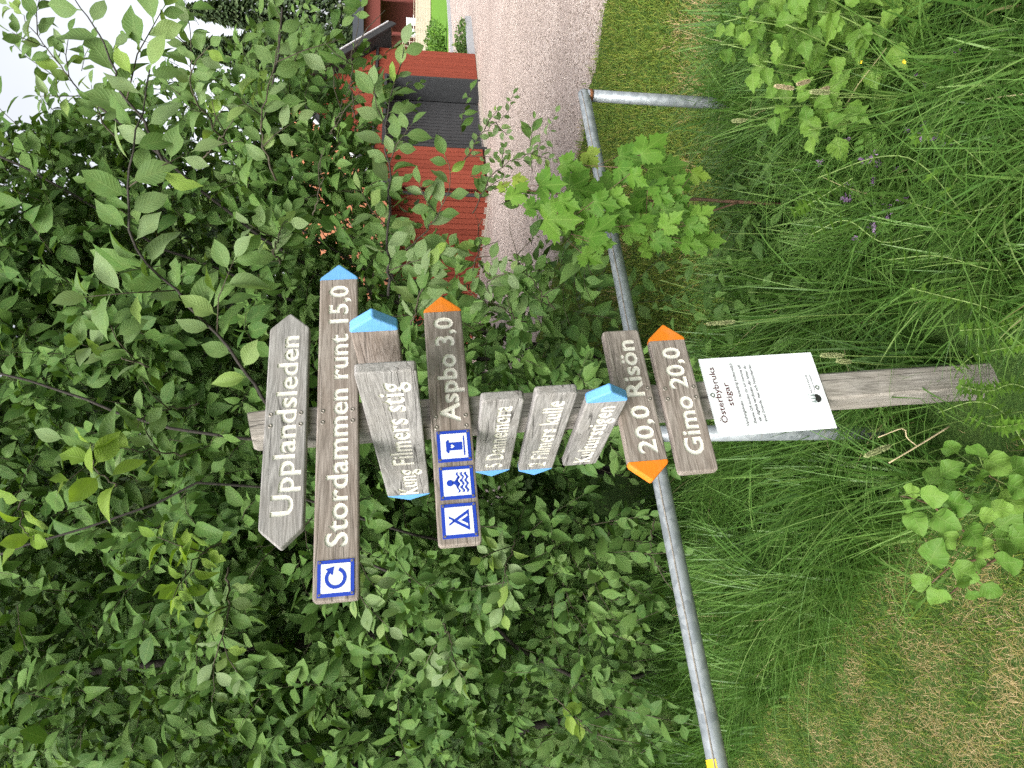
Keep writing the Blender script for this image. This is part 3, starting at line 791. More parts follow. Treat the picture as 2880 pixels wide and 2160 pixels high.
def hero(bush, pts, size, step, r0=0.006, me=ME_CHERRY, side=0, up=(0, -0.8, 0.5), spread=0.35, start=0.12, cnt=None, name='branch'):
    W = curve([P(*p) for p in pts], 22)
    W = W + rng.normal(size=W.shape) * 0.004
    root = np.array(bush.matrix_world.translation)
    mb = MB(); mb.tube(W - root, np.linspace(r0, r0 * 0.25, len(W)), 6)
    mb.build(name, m_bark if r0 > 0.004 else m_twig, bush, True)
    d = np.r_[0, np.cumsum(np.linalg.norm(np.diff(W, axis=0), axis=1))]; Ltot = d[-1]
    def leaves_on(pts_, dd, LL, st, sz, first):
        x = first; k = int(rng.integers(0, 2)); made = 0
        while x < LL and counts[bush.name] < 300:
            i = min(max(np.searchsorted(dd, x) - 1, 0), len(pts_) - 2); t = (x - dd[i]) / (dd[i + 1] - dd[i] + 1e-9)
            p = pts_[i] * (1 - t) + pts_[i + 1] * t; tg = nrm(pts_[i + 1] - pts_[i])
            view = nrm(p - np.array([0, 0, CAM_H]))
            sd = nrm(np.cross(tg, view)) * (1 if k % 2 else -1)
            ld = tg * rng.uniform(0.45, 0.9) + sd * rng.uniform(0.7, 1.1) + np.array([0, 0, -0.15]) + rng.normal(size=3) * 0.15
            nn = np.array(up) + rng.normal(size=3) * spread
            frac = x / LL
            place_leaf(me[int(rng.integers(0, len(me)))], bush, p, ld, nn, sz * rng.uniform(0.75, 1.15) * (1.0 if frac < 0.85 else 0.75))
            counts[bush.name] += 1; k += 1; x += st * rng.uniform(0.7, 1.3)
        if counts[bush.name] < 300:
            place_leaf(me[0], bush, pts_[-1], nrm(pts_[-1] - pts_[-2]) + np.array([0, 0, -0.1]), np.array(up) + rng.normal(size=3) * 0.2, sz * 0.8)
            counts[bush.name] += 1
    leaves_on(W, d, Ltot, step, size, Ltot * start)
    for s_ in range(side):                         # short side shoots
        i = int(len(W) * (0.15 + 0.7 * (s_ + rng.random() * 0.6) / max(1, side))); i = min(i, len(W) - 2)
        tg = nrm(W[i + 1] - W[i]); view = nrm(W[i] - np.array([0, 0, CAM_H]))
        sd = nrm(np.cross(tg, view)) * (1 if s_ % 2 else -1)
        q0 = W[i]; dr = nrm(tg * 0.8 + sd * 0.8 + np.array([0, -0.2, 0.1]) + rng.normal(size=3) * 0.15); ll = size * rng.uniform(1.3, 2.2)
        Wp = np.array([q0, q0 + dr * ll * 0.5, q0 + dr * ll + np.array([0, 0, -0.15 * ll])])
        mb = MB(); mb.tube(Wp - root, [0.0022, 0.0018, 0.001], 5); mb.build('twig', m_twig, bush, True)
        dd = np.r_[0, np.cumsum(np.linalg.norm(np.diff(Wp, axis=0), axis=1))]
        leaves_on(Wp, dd, dd[-1], step * 0.8, size * 0.9, dd[-1] * 0.25)
counts = {}

def stems_for(bush, lines, name='stem'):
    root = np.array(bush.matrix_world.translation)
    for pts, r in lines:
        W = curve(pts, 18); W = W + rng.normal(size=W.shape) * 0.012
        mb = MB(); mb.tube(W - root, np.linspace(r, r * 0.35, len(W)), 8); mb.build(name, m_bark, bush, True)

# the big bush behind the signpost, left and middle
B1 = thing('bird_cherry_bush', 'tall leafy green bush filling the space behind the signpost', 'bush', (-0.9, 4.3, 0))
counts[B1.name] = 0
stems_for(B1, [
    ([(-0.3, 3.6, 0), (-0.25, 3.3, 1.0), tuple(P(930, 640, 3.0)), tuple(P(1050, 240, 2.9)), tuple(P(1140, -80, 2.8))], 0.012),
    ([(-0.9, 3.9, 0), (-0.8, 3.4, 1.2), tuple(P(790, 740, 2.8)), tuple(P(740, 370, 2.6)), tuple(P(600, 0, 2.5)), tuple(P(560, -120, 2.5))], 0.009),
    ([(-1.3, 4.2, 0), (-1.4, 4.0, 1.5), (-1.5, 3.9, 3.2), (-1.5, 3.9, 4.4)], 0.035),
    ([(-2.1, 4.4, 0), (-2.2, 4.2, 1.3), (-2.4, 4.1, 3.0), (-2.6, 4.0, 4.2)], 0.03),
    ([(-0.6, 4.6, 0), (-0.4, 4.5, 1.5), (0.0, 4.4, 3.0), (0.2, 4.3, 4.0)], 0.03),
    ([(-1.7, 3.9, 0), (-1.5, 3.5, 0.7), (-1.0, 3.2, 1.3), (-0.7, 3.0, 1.8)], 0.014),
])
LUMPS1 = [((-2.9, 4.7, 1.8), (1.1, 1.0, 1.5)), ((-1.9, 4.2, 1.4), (1.0, 0.95, 1.2)), ((-1.0, 4.0, 1.5), (0.95, 0.95, 1.25)),
          ((-0.2, 3.9, 1.6), (0.8, 0.85, 1.2)), ((-2.2, 4.3, 3.0), (1.4, 1.1, 1.1)), ((-0.8, 4.1, 3.1), (1.2, 1.05, 1.1)),
          ((0.35, 4.1, 2.6), (0.85, 0.85, 1.2)), ((0.15, 3.5, 0.95), (0.55, 0.5, 0.55)), ((-0.55, 3.3, 1.0), (0.6, 0.5, 0.65)), ((-1.35, 3.55, 0.95), (0.6, 0.5, 0.6)),
          ((-1.5, 4.3, 4.3), (2.0, 1.2, 0.9)), ((0.3, 4.2, 3.9), (1.1, 0.9, 0.8))]
mbL, mbT = MB(), MB()
Bp, Dp = bulk_twigs(LUMPS1, 2600, None, 0.085, 8, [(SKY_GAP, 0.02), (SHED_GAP, 0.04)], sub=230)
lowm = (Bp[:, 2] < 1.55) & (Bp[:, 0] < 0.2)
grow_twigs(mbL, mbT, Bp[lowm], Dp[lowm], 0.26, 10, 0.086, T_CHERRY_LO, spread=0.42)
grow_twigs(mbL, mbT, Bp[~lowm], nrm(Dp[~lowm] + np.array([0.1, 0, 0.35])), 0.32, 9, 0.106, T_CHERRY_LO, spread=0.38)
Bp, Dp = bulk_twigs(LUMPS1, 700, None, 0.085, 8, [(SKY_GAP, 0.02), (SHED_GAP, 0.04)])
grow_twigs(mbL, mbT, Bp, Dp, 0.28, 8, 0.098, T_CHERRY_LO)
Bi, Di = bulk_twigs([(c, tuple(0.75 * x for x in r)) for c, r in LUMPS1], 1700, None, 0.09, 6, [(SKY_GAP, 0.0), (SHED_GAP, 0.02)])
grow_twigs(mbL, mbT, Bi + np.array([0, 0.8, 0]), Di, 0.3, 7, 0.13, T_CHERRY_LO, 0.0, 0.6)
r1 = np.array(B1.matrix_world.translation)
for m_ in (mbL, mbT): m_.V = [v - r1 for v in m_.V]
mbL.build('foliage', m_leaf, B1, True, kind='stuff')
mbT.build('twigs', m_twig, B1, True, kind='stuff')
# shoots that stand out, upper left to lower right
hero(B1, [(1010, 760, 2.25), (1200, 630, 2.1), (1440, 400, 1.95), (1600, 365, 1.9), (1750, 375, 1.85), (1850, 400, 1.85), (1960, 415, 1.82)], 0.118, 0.045, 0.006, side=3)
hero(B1, [(880, 520, 2.25), (900, 330, 2.15), (915, 245, 2.1), (925, 190, 2.1)], 0.10, 0.032, 0.003, side=2)
hero(B1, [(790, 330, 2.0), (850, 265, 1.95), (915, 250, 1.92)], 0.10, 0.028, 0.003, me=ME_LIME)
hero(B1, [(1130, 420, 2.15), (1170, 300, 2.1), (1190, 235, 2.05)], 0.092, 0.030, 0.003, side=1)
hero(B1, [(1420, 790, 2.2), (1450, 770, 2.15), (1520, 790, 2.1), (1540, 810, 2.1)], 0.085, 0.022, 0.003, side=2)
hero(B1, [(640, 640, 2.3), (600, 560, 2.2), (540, 520, 2.15), (480, 515, 2.1)], 0.085, 0.022, 0.003, me=ME_LIME, side=2, up=(0, -0.5, 0.8))
hero(B1, [(760, 60, 2.1), (680, 60, 2.05), (640, 100, 2.0)], 0.095, 0.03, 0.003, me=ME_LIME, up=(0, -0.5, 0.8))
hero(B1, [(560, 640, 2.5), (430, 640, 2.35), (300, 600, 2.3), (180, 600, 2.25)], 0.085, 0.03, 0.004, side=2)
hero(B1, [(620, 1010, 2.5), (540, 990, 2.4), (480, 1000, 2.35)], 0.09, 0.028, 0.003, side=2)
hero(B1, [(420, 1240, 2.6), (350, 1270, 2.5), (270, 1260, 2.45)], 0.085, 0.03, 0.003, side=2)
hero(B1, [(1250, 1160, 2.4), (1330, 1180, 2.3), (1400, 1210, 2.25)], 0.09, 0.03, 0.003, side=1)
hero(B1, [(1250, 1480, 2.5), (1300, 1400, 2.4), (1360, 1370, 2.35), (1420, 1385, 2.3)], 0.08, 0.028, 0.003, side=3)
hero(B1, [(640, 1450, 2.6), (560, 1420, 2.5), (500, 1440, 2.45)], 0.085, 0.03, 0.003, side=2)
hero(B1, [(200, 1560, 2.9), (120, 1640, 2.8), (40, 1740, 2.7)], 0.08, 0.03, 0.003, me=ME_LIME, side=2)
hero(B1, [(700, 1840, 2.6), (600, 1830, 2.5), (540, 1880, 2.4)], 0.075, 0.028, 0.003, side=2)
hero(B1, [(1020, 560, 2.3), (1000, 430, 2.2), (960, 380, 2.15)], 0.09, 0.03, 0.003, side=1)
hero(B1, [(700, 880, 2.45), (640, 800, 2.35), (620, 720, 2.3)], 0.09, 0.03, 0.003, side=2)

# the looser bush on the right, seen against the sky and the shed
B2 = thing('bird_cherry_shrub', 'loose leafy bush with long shoots in front of the red shed', 'bush', (0.9, 4.4, 0))
counts[B2.name] = 0
stems_for(B2, [
    ([(0.05, 4.4, 0), (0.25, 4.2, 0.9), tuple(P(1400, 900, 3.9)), tuple(P(1620, 560, 3.6)), tuple(P(1760, 420, 3.5)), tuple(P(1900, 230, 3.4))], 0.016),
    ([(0.1, 4.5, 0), (0.4, 4.3, 1.2), tuple(P(1600, 740, 3.8)), tuple(P(1810, 735, 3.5)), tuple(P(2010, 780, 3.3)), tuple(P(2130, 785, 3.2))], 0.012),
    ([(0.0, 4.3, 0), (0.25, 4.1, 1.5), tuple(P(1440, 500, 3.8)), tuple(P(1640, 160, 3.6)), tuple(P(1760, -60, 3.5))], 0.014),
])
LUMPS2 = [((0.75, 4.3, 2.7), (0.6, 0.6, 0.75)), ((1.25, 4.3, 2.35), (0.6, 0.5, 0.55)), ((1.75, 4.4, 2.1), (0.5, 0.45, 0.4)), ((1.0, 4.2, 3.3), (0.6, 0.5, 0.6)),
          ((1.45, 4.2, 3.0), (0.45, 0.4, 0.45)), ((0.85, 4.0, 2.0), (0.5, 0.4, 0.4)), ((1.25, 4.1, 2.1), (0.45, 0.4, 0.35)), ((0.9, 3.9, 1.5), (0.4, 0.35, 0.35)), ((0.55, 4.1, 1.35), (0.35, 0.4, 0.45)), ((0.55, 4.0, 0.8), (0.3, 0.4, 0.35)), ((1.25, 4.3, 3.6), (0.55, 0.45, 0.5)), ((1.75, 4.4, 2.75), (0.4, 0.35, 0.4)), ((0.9, 4.3, 4.0), (0.6, 0.5, 0.5))]
mbL, mbT = MB(), MB()
Bp, Dp = bulk_twigs(LUMPS2, 1250, None, 0.085, 8, [(SKY_GAP, 0.10), (SHED_GAP, 0.38)], sub=110)
grow_twigs(mbL, mbT, Bp, Dp, 0.24, 8, 0.092, T_CHERRY_LO, 0.2, 1.0)
r2 = np.array(B2.matrix_world.translation)
for m_ in (mbL, mbT): m_.V = [v - r2 for v in m_.V]
mbL.build('foliage', m_leaf, B2, True, kind='stuff')
mbT.build('twigs', m_twig, B2, True, kind='stuff')
hero(B2, [(1330, 1090, 2.7), (1445, 1090, 2.55), (1620, 1095, 2.45), (1790, 1086, 2.35), (1890, 1098, 2.3), (1960, 1120, 2.28), (2030, 1135, 2.25)], 0.095, 0.034, 0.0055, side=4)
hero(B2, [(1400, 1120, 2.8), (1445, 1133, 2.7), (1530, 1212, 2.55), (1625, 1264, 2.45), (1720, 1255, 2.4)], 0.10, 0.036, 0.004, side=2)
hero(B2, [(1560, 1330, 3.0), (1680, 1395, 2.9), (1740, 1510, 2.8), (1790, 1545, 2.78), (1840, 1562, 2.75)], 0.045, 0.022, 0.003, side=3)
hero(B2, [(1690, 1300, 2.9), (1775, 1350, 2.85), (1840, 1420, 2.8), (1890, 1440, 2.78)], 0.045, 0.022, 0.003, side=3)
hero(B2, [(1650, 480, 2.0), (1800, 420, 1.95), (1900, 338, 1.9), (2017, 304, 1.88), (2090, 262, 1.86), (2165, 215, 1.85)], 0.11, 0.042, 0.005, side=1)
hero(B2, [(1760, 330, 3.0), (1880, 245, 2.9), (1960, 180, 2.85), (2080, 90, 2.8), (2140, 30, 2.8)], 0.085, 0.026, 0.004, side=5)
hero(B2, [(1760, 638, 2.9), (1880, 551, 2.7), (1960, 538, 2.6), (2070, 538, 2.5), (2160, 520, 2.5)], 0.085, 0.03, 0.004, side=4)
hero(B2, [(1660, 768, 2.5), (1810, 733, 2.4), (1930, 760, 2.3), (2008, 781, 2.25), (2080, 785, 2.22), (2140, 785, 2.2)], 0.095, 0.034, 0.004, side=3)
hero(B2, [(1830, 1000, 2.7), (1930, 985, 2.6), (2050, 1000, 2.5), (2150, 1015, 2.45)], 0.075, 0.03, 0.003, side=3)
hero(B2, [(1780, 930, 2.5), (1850, 960, 2.4), (1930, 985, 2.35)], 0.085, 0.03, 0.003, side=2)
hero(B2, [(1290, 1560, 2.7), (1370, 1500, 2.6), (1450, 1450, 2.5), (1540, 1430, 2.45)], 0.06, 0.026, 0.003, side=3)
hero(B2, [(1400, 1330, 2.8), (1480, 1350, 2.7), (1560, 1340, 2.65)], 0.06, 0.026, 0.003, side=3)
hero(B2, [(1700, 560, 2.6), (1770, 620, 2.5), (1880, 690, 2.4)], 0.09, 0.032, 0.003, side=2)
hero(B2, [(1560, 880, 2.6), (1640, 900, 2.5), (1740, 905, 2.45)], 0.09, 0.032, 0.003, side=2)

# trees farther off
def leaf_cloud(n, centre, rad, size, lo, hi, T, power=0.5):
    d = nrm(rng.normal(size=(n, 3))); r = rng.random(n) ** power
    p = np.array(centre) + d * r[:, None] * np.array(rad)
    mb = MB(); mb.inst(T, p, rng.normal(size=(n, 3)), rng.normal(size=(n, 3)) + np.array([0, -0.4, 0.6]), size * rng.uniform(0.6, 1.3, n), lo + (hi - lo) * np.clip(rng.random(n), 0, 1))
    return mb
T_CL = leaf_template([(0, 0.05), (0.5, 0.3), (1, 0)], 0.2, 0.1, pet=0.05)
def far_tree(x, y, h, w, label, n=4200, size=0.3, name='broadleaf_tree'):
    t = thing(name, label, 'tree', (x, y, 0))
    mb = MB(); mb.tube([(0, 0, 0), (0.1, 0, h * 0.3), (0.0, 0.1, h * 0.6), (0.1, 0, h * 0.9)], [0.18, 0.15, 0.10, 0.03], 8)
    for i in range(7):
        a = i * 2.4; z0 = h * (0.25 + 0.08 * i)
        mb.tube([(0, 0, z0), (math.cos(a) * w * 0.4, math.sin(a) * w * 0.4, z0 + h * 0.12), (math.cos(a) * w * 0.75, math.sin(a) * w * 0.75, z0 + h * 0.2)], [0.07, 0.045, 0.015], 5)
    mb.build('trunk', m_bark, t, True)
    big = MB()
    for i in range(16):
        a = rng.uniform(0, 6.28); r = w * rng.uniform(0.1, 0.75); z = h * rng.uniform(0.18, 0.92)
        k = 1 - 0.35 * (z / h)
        c = leaf_cloud(n // 16, (math.cos(a) * r * k, math.sin(a) * r * k, z), (w * 0.38, w * 0.38, h * 0.13), size, 0, 1, T_CL, 0.5)
        for j in range(len(c.V)): big.V.append(c.V[j]); big.R.append(c.R[j]); big.U.append(c.U[j])
        for f, m_ in zip(c.Fc, c.mats): big.Fc.append(f + big.n); big.mats.append(m_)
        big.n += c.n
    big.build('crown', m_tree, t, True, kind='stuff')
far_tree(-6.0, 10.0, 8.5, 3.0, 'broad green tree behind the bush, farthest to the left', 9000, 0.36)
far_tree(-2.8, 8.6, 8.0, 2.6, 'broad green tree hidden behind the middle of the bush', 9000, 0.34)
far_tree(-1.5, 7.4, 7.5, 1.8, 'broad green tree close behind the bush, left of the signpost', 7000, 0.30)
far_tree(0.0, 10.5, 7.6, 2.0, 'broad green tree behind the bush beside the shed', 8000, 0.32)

far_tree(5.0, 25.0, 12.5, 3.6, 'broad green tree rising behind the shed roof', 8000, 0.42)
def spruce(x, y, h, w, label):
    t = thing('spruce_tree', label, 'tree', (x, y, 0), 'spruces far behind the shed')
    mb = MB(); mb.tube([(0, 0, 0), (0, 0, h * 0.5), (0, 0, h)], [0.3, 0.2, 0.03], 8); mb.build('trunk', m_bark, t, True)
    n = 7000
    z = h * (0.06 + 0.94 * rng.random(n)); zz = np.floor(z / 0.55) * 0.55 + rng.uniform(0, 0.3, n)
    a = rng.uniform(0, 6.28, n); a = np.round(a / 0.5) * 0.5 + rng.normal(size=n) * 0.09 + zz * 1.7
    R = w * (1 - zz / h) ** 0.8; r = R * rng.uniform(0.1, 1.0, n) ** 0.6
    p = np.stack([np.cos(a) * r, np.sin(a) * r, zz - r * 0.35], 1)
    d = np.stack([np.cos(a), np.sin(a), -0.55 + 0.2 * rng.normal(size=n)], 1) + rng.normal(size=(n, 3)) * 0.3
    c = MB(); c.inst(T_CL, p, d, np.array([0, 0, 1.0]) + rng.normal(size=(n, 3)) * 0.5, 0.75 * rng.uniform(0.6, 1.2, n), rng.random(n))
    c.build('crown', m_needle, t, True, kind='stuff')
spruce(34, 74, 25, 4.6, 'tall dark spruce far behind the red building, nearest the shed')
spruce(41, 80, 26, 5.0, 'tall spruce far behind the red building, at the picture edge')
spruce(27, 84, 21, 4.2, 'smaller spruce behind the shed roof')

def small_shrub(x, y, rx, h, label, mat, n=900, size=0.10):
    t = thing('garden_shrub', label, 'shrub', (x, y, 0))
    mb = MB()
    for i in range(6):
        a = i * 1.05; mb.tube([(0, 0, 0), (math.cos(a) * rx * 0.3, math.sin(a) * 0.2, h * 0.4), (math.cos(a) * rx * 0.7, math.sin(a) * 0.3, h * 0.8)], [0.02, 0.014, 0.006], 5)
    mb.build('stem', m_bark, t, True)
    c = leaf_cloud(n, (0, 0, h * 0.5), (rx, 0.5, h * 0.5), size, 0.3, 1, T_CHERRY_LO[0], 0.4); c.build('foliage', mat, t, True, kind='stuff')
q = G(2052, 1330); small_shrub(q[0], q[1] + 0.5, 0.75, 0.42, 'low green shrub in the stone-edged bed beside the shed', m_leaf, 900, 0.09)
q = G(2065, 1262); small_shrub(q[0], q[1] + 1.5, 1.3, 0.85, 'pale green shrub on the far lawn beside the kerb', m_herb_a, 900, 0.16)
q = G(2075, 1240); small_shrub(q[0], q[1] + 2.0, 1.6, 0.8, 'darker shrub on the far lawn behind the pale one', m_leaf, 900, 0.18)

# ------------------------------------------------------------------ pipe rail
RZ = 0.775
ra, rb = np.array([-0.89, 1.53]), np.array([1.2, 2.80])
rd = (rb - ra) / np.linalg.norm(rb - ra)
PR = 0.0242
rp = ra + rd * np.dot(np.array([-0.155, 1.99]) - ra, rd)
RL = thing('pipe_barrier', 'galvanised steel pipe barrier running behind the signpost', 'barrier', (rb[0], rb[1], 0))
o3 = np.array([rb[0], rb[1], 0])
st = ra - rd * 0.75
mb = MB()
n = 24
line = np.array([[*(st + (rb - st) * t), RZ] for t in np.linspace(0, 1, n)]) - o3
cor = np.array([[*(rb + rd * 0.022), RZ - 0.006], [*(rb + rd * 0.030), RZ - 0.03]]) - o3
mb.tube(np.vstack([line, [[*(rb + rd * 0.012), RZ + 0.0]] - o3]), PR, 20); mb.build('rail', m_galv, RL, True)
mb = MB(); lx = rb + rd * 0.0
mb.tube(np.array([[*lx, RZ - 0.012], [*lx, 0.4], [*lx, -0.1]]) - o3, PR, 20); mb.build('leg', m_galv, RL, True)
mb = MB(); mb.tube(np.array([[*rp, RZ - 0.012], [*rp, 0.4], [*rp, -0.1]]) - o3, PR, 20); mb.build('leg', m_galv, RL, True)
mb = MB(); lp = st + rd * 0.02; mb.tube(np.array([[*lp, RZ - 0.012], [*lp, 0.4], [*lp, -0.1]]) - o3, PR, 20); mb.build('leg', m_galv, RL, True)
# weld seam along the upper front of the rail, rust at the corner weld
nn_ = np.array([rd[1], -rd[0]])
mb = MB(); sl = [np.array([*(st + (rb - st) * t + nn_ * PR * 0.80), RZ + PR * 0.60 + 0.0006 * math.sin(t * 90)]) for t in np.linspace(0, 1, 60)]
mb.tube(np.array(sl) - o3, 0.0024, 5); mb.build('weld_seam', m_straw if False else plain('weld_seam_stain', (0.30, 0.27, 0.23), 0.7, nscale=120, var=0.3), RL, True)
mb = MB(); mb.tube(np.array([[*(lx + nn_ * 0.002), RZ - 0.020], [*(lx + nn_ * 0.002), RZ - 0.034]]) - o3, PR + 0.0012, 20); mb.build('corner_weld', m_rust, RL, True)
# yellow tape wrapped round the near part
nt, na = 2, 9
tv = []
for x in (-0.14, 0.012):
    for q in np.linspace(math.radians(25), math.radians(110), na):
        c_ = ra + rd * x + nn_ * (PR + 0.0009) * math.cos(q); tv.append((c_[0], c_[1], RZ + (PR + 0.0009) * math.sin(q)))
mb = MB(); mb.add(np.array(tv) - o3, np.array([[k, k + 1, na + k + 1, na + k] for k in range(na - 1)])); mb.build('tape', m_tape, RL, True, label='strip of yellow tape on top of the near end')

# ------------------------------------------------------------------ signpost
R3 = np.array([[0.885, -0.4612, -0.063], [0.4636, 0.8855, 0.0298], [0.0421, -0.0556, 0.9976]])
R3[:, 0] = nrm(R3[:, 0]); R3[:, 2] = nrm(np.cross(R3[:, 0], R3[:, 1])); R3[:, 1] = np.cross(R3[:, 2], R3[:, 0])
C3 = np.array([-0.07797, 1.59008, CAM_H + 0.00293])
PB = np.array([0.022, 0.068, -1.47])                  # foot of the post in the post's own frame
SP = thing('signpost', 'weathered wooden signpost with many pointing trail boards', 'signpost', tuple(C3 + R3 @ PB), M3=R3)
def loc(x, y, z): return np.array([x, y, z]) - PB
TH = 0.023
PX0, PX1, PY0, PY1 = -0.013, 0.060, TH + 0.001, TH + 0.081
# post: squared timber with worn edges
def worn_post():
    zs = np.linspace(-1.62, 0.372, 40); mb = MB(); V = []
    ch = 0.006
    ring = [(PX0 + ch, PY0), (PX1 - ch, PY0), (PX1, PY0 + ch), (PX1, PY1 - ch), (PX1 - ch, PY1), (PX0 + ch, PY1), (PX0, PY1 - ch), (PX0, PY0 + ch)]
    for i, z in enumerate(zs):
        w = 0.0007
        for k, (x, y) in enumerate(ring):
            s = 1.0 - (0.06 if i == len(zs) - 1 else 0)
            cx, cy_ = (PX0 + PX1) / 2, (PY0 + PY1) / 2
            V.append(loc(cx + (x - cx) * s + rng.normal() * w, cy_ + (y - cy_) * s + rng.normal() * w, z - (0.012 if k in (6, 7, 0) and i == len(zs) - 1 else 0)))
    n, m = len(zs), 8
    i, j = np.meshgrid(np.arange(n - 1), np.arange(m), indexing='ij'); i, j = i.ravel(), j.ravel(); k = (j + 1) % m
    q = np.stack([i * m + j, i * m + k, (i + 1) * m + k, (i + 1) * m + j], 1)
    mb.add(np.array(V), [q, ((n - 1) * m + np.arange(m))[None].copy()])
    return mb
worn_post().build('post', W_POST, SP)

def text_mesh(body, bold=0.02, shear=0.0, extrude=0.0, spacing=1.0, res=3):
    cu = bpy.data.curves.new('t', 'FONT'); cu.body = body; cu.size = 1.0; cu.offset = bold; cu.shear = shear
    cu.extrude = extrude; cu.space_character = spacing; cu.resolution_u = res
    if extrude == 0: cu.fill_mode = 'FRONT'
    ob = bpy.data.objects.new('t', cu); COL.objects.link(ob)
    dg = bpy.context.evaluated_depsgraph_get(); dg.update()
    me = bpy.data.meshes.new_from_object(ob.evaluated_get(dg))
    bpy.data.objects.remove(ob); bpy.data.curves.remove(cu)
    return me
def text_fit(body, x0, x1, z0, cap, bold, y, depth=0.0, **kw):
    """lettering from x0 to x1, baseline z0, capital height cap; faces -Y at depth y"""
    me = text_mesh(body, bold, extrude=0.5 if depth else 0.0, **kw)
    n = len(me.vertices); co = np.zeros(n * 3); me.vertices.foreach_get('co', co); co = co.reshape(-1, 3)
    sx = (x1 - x0) / (co[:, 0].max() - co[:, 0].min()); sz = cap / 0.70
    out = np.stack([x0 + (co[:, 0] - co[:, 0].min()) * sx, y - co[:, 2] * depth, z0 + co[:, 1] * sz], 1)
    me.vertices.foreach_set('co', out.ravel()); me.polygons.foreach_set('use_smooth', np.zeros(len(me.polygons), bool)); me.update()
    return me

def words_of(me, gap, name, parent):
    """one mesh for each word of a line of lettering"""
    n = len(me.vertices); par = list(range(n))
    def fd(a):
        while par[a] != a: par[a] = par[par[a]]; a = par[a]
        return a
    for e in me.edges:
        a, b = fd(e.vertices[0]), fd(e.vertices[1])
        if a != b: par[a] = b
    rt_ = np.array([fd(i) for i in range(n)]); co = np.zeros(n * 3); me.vertices.foreach_get('co', co); co = co.reshape(-1, 3)
    isl = sorted([(co[rt_ == r, 0].min(), co[rt_ == r, 0].max(), r) for r in set(rt_.tolist())])
    groups, xm = [[isl[0][2]]], isl[0][1]
    for a, b, r in isl[1:]:
        if a - xm > gap: groups.append([])
        groups[-1].append(r); xm = max(xm, b)
    polys = [tuple(p.vertices) for p in me.polygons]
    for g in groups:
        g = set(g); keep = [i for i in range(n) if rt_[i] in g]; ix = {k: i for i, k in enumerate(keep)}
        m2 = bpy.data.meshes.new(name); m2.from_pydata(co[keep].tolist(), [], [[ix[v] for v in p] for p in polys if p[0] in ix])
        m2.polygons.foreach_set('use_smooth', np.zeros(len(m2.polygons), bool))
        for mt_ in me.materials: m2.materials.append(mt_)
        link(name, m2, parent)

def round_outline(pts, rads, k=4):
    out = []; n = len(pts)
    for i in range(n):
        p, a, b = np.array(pts[i]), np.array(pts[i - 1]), np.array(pts[(i + 1) % n]); r = rads[i]
        if r <= 0: out.append(p); continue
        da, db = nrm(a - p), nrm(b - p)
        p0, p1 = p + da * r, p + db * r
        for t in np.linspace(0, 1, k): out.append((1 - t) ** 2 * p0 + 2 * t * (1 - t) * p + t * t * p1)
    return out
def slab(outline, th, bev, flat_x=()):
    """board from an (x,z) outline (counter-clockwise seen from the front), front at y=0; edges eased except on a sawn butt"""
    o = np.array(outline); n = len(o)
    def inset(d):
        r = []
        for i in range(n):
            a, p, b = o[i - 1], o[i], o[(i + 1) % n]
            e0, e1_ = nrm(p - a), nrm(b - p)
            n0, n1 = np.array([-e0[1], e0[0]]), np.array([-e1_[1], e1_[0]])
            f0 = any(abs(a[0] - fx) < 1e-6 and abs(p[0] - fx) < 1e-6 for fx in flat_x)
            f1 = any(abs(b[0] - fx) < 1e-6 and abs(p[0] - fx) < 1e-6 for fx in flat_x)
            if f0 and not f1: r.append(p + n1 * d * np.array([0, 1]) / max(0.3, abs(n1[1])) * abs(n1[1])); continue
            if f1 and not f0: r.append(p + n0 * d * np.array([0, 1]) / max(0.3, abs(n0[1])) * abs(n0[1])); continue
            m = nrm(n0 + n1); r.append(p + m * d / max(0.5, float(np.dot(m, n0))))
        return np.array(r)
    layers = [(inset(bev), 0.0), (inset(bev * 0.3), bev * 0.3), (o, bev), (o, th - bev), (inset(bev * 0.3), th - bev * 0.3), (inset(bev), th)]
    V = np.concatenate([np.stack([l[:, 0], np.full(n, y), l[:, 1]], 1) for l, y in layers])
    i = np.arange(n); j = (i + 1) % n
    fs = [i[None].copy(), (i[::-1] + 5 * n)[None].copy()]
    for k in range(5): fs.append(np.stack([j + k * n, i + k * n, i + (k + 1) * n, j + (k + 1) * n], 1))
    mb = MB(); mb.add(V, fs); return mb

def cut_letters(me_board, me_text):
    """rout the lettering into the board"""
    bm = bmesh.new(); bm.from_mesh(me_text); bmesh.ops.remove_doubles(bm, verts=bm.verts, dist=2e-6); bmesh.ops.recalc_face_normals(bm, faces=bm.faces); bm.to_mesh(me_text); bm.free()
    a = bpy.data.objects.new('a', me_board); b = bpy.data.objects.new('b', me_text); COL.objects.link(a); COL.objects.link(b)
    md = a.modifiers.new('cut', 'BOOLEAN'); md.operation = 'DIFFERENCE'; md.object = b; md.solver = 'EXACT'; md.use_self = True
    if hasattr(md, 'material_mode'): md.material_mode = 'TRANSFER'
    dg = bpy.context.evaluated_depsgraph_get(); dg.update()
    r = bpy.data.meshes.new_from_object(a.evaluated_get(dg))
    bpy.data.objects.remove(a); bpy.data.objects.remove(b)
    r.polygons.foreach_set('use_smooth', np.zeros(len(r.polygons), bool))
    return r

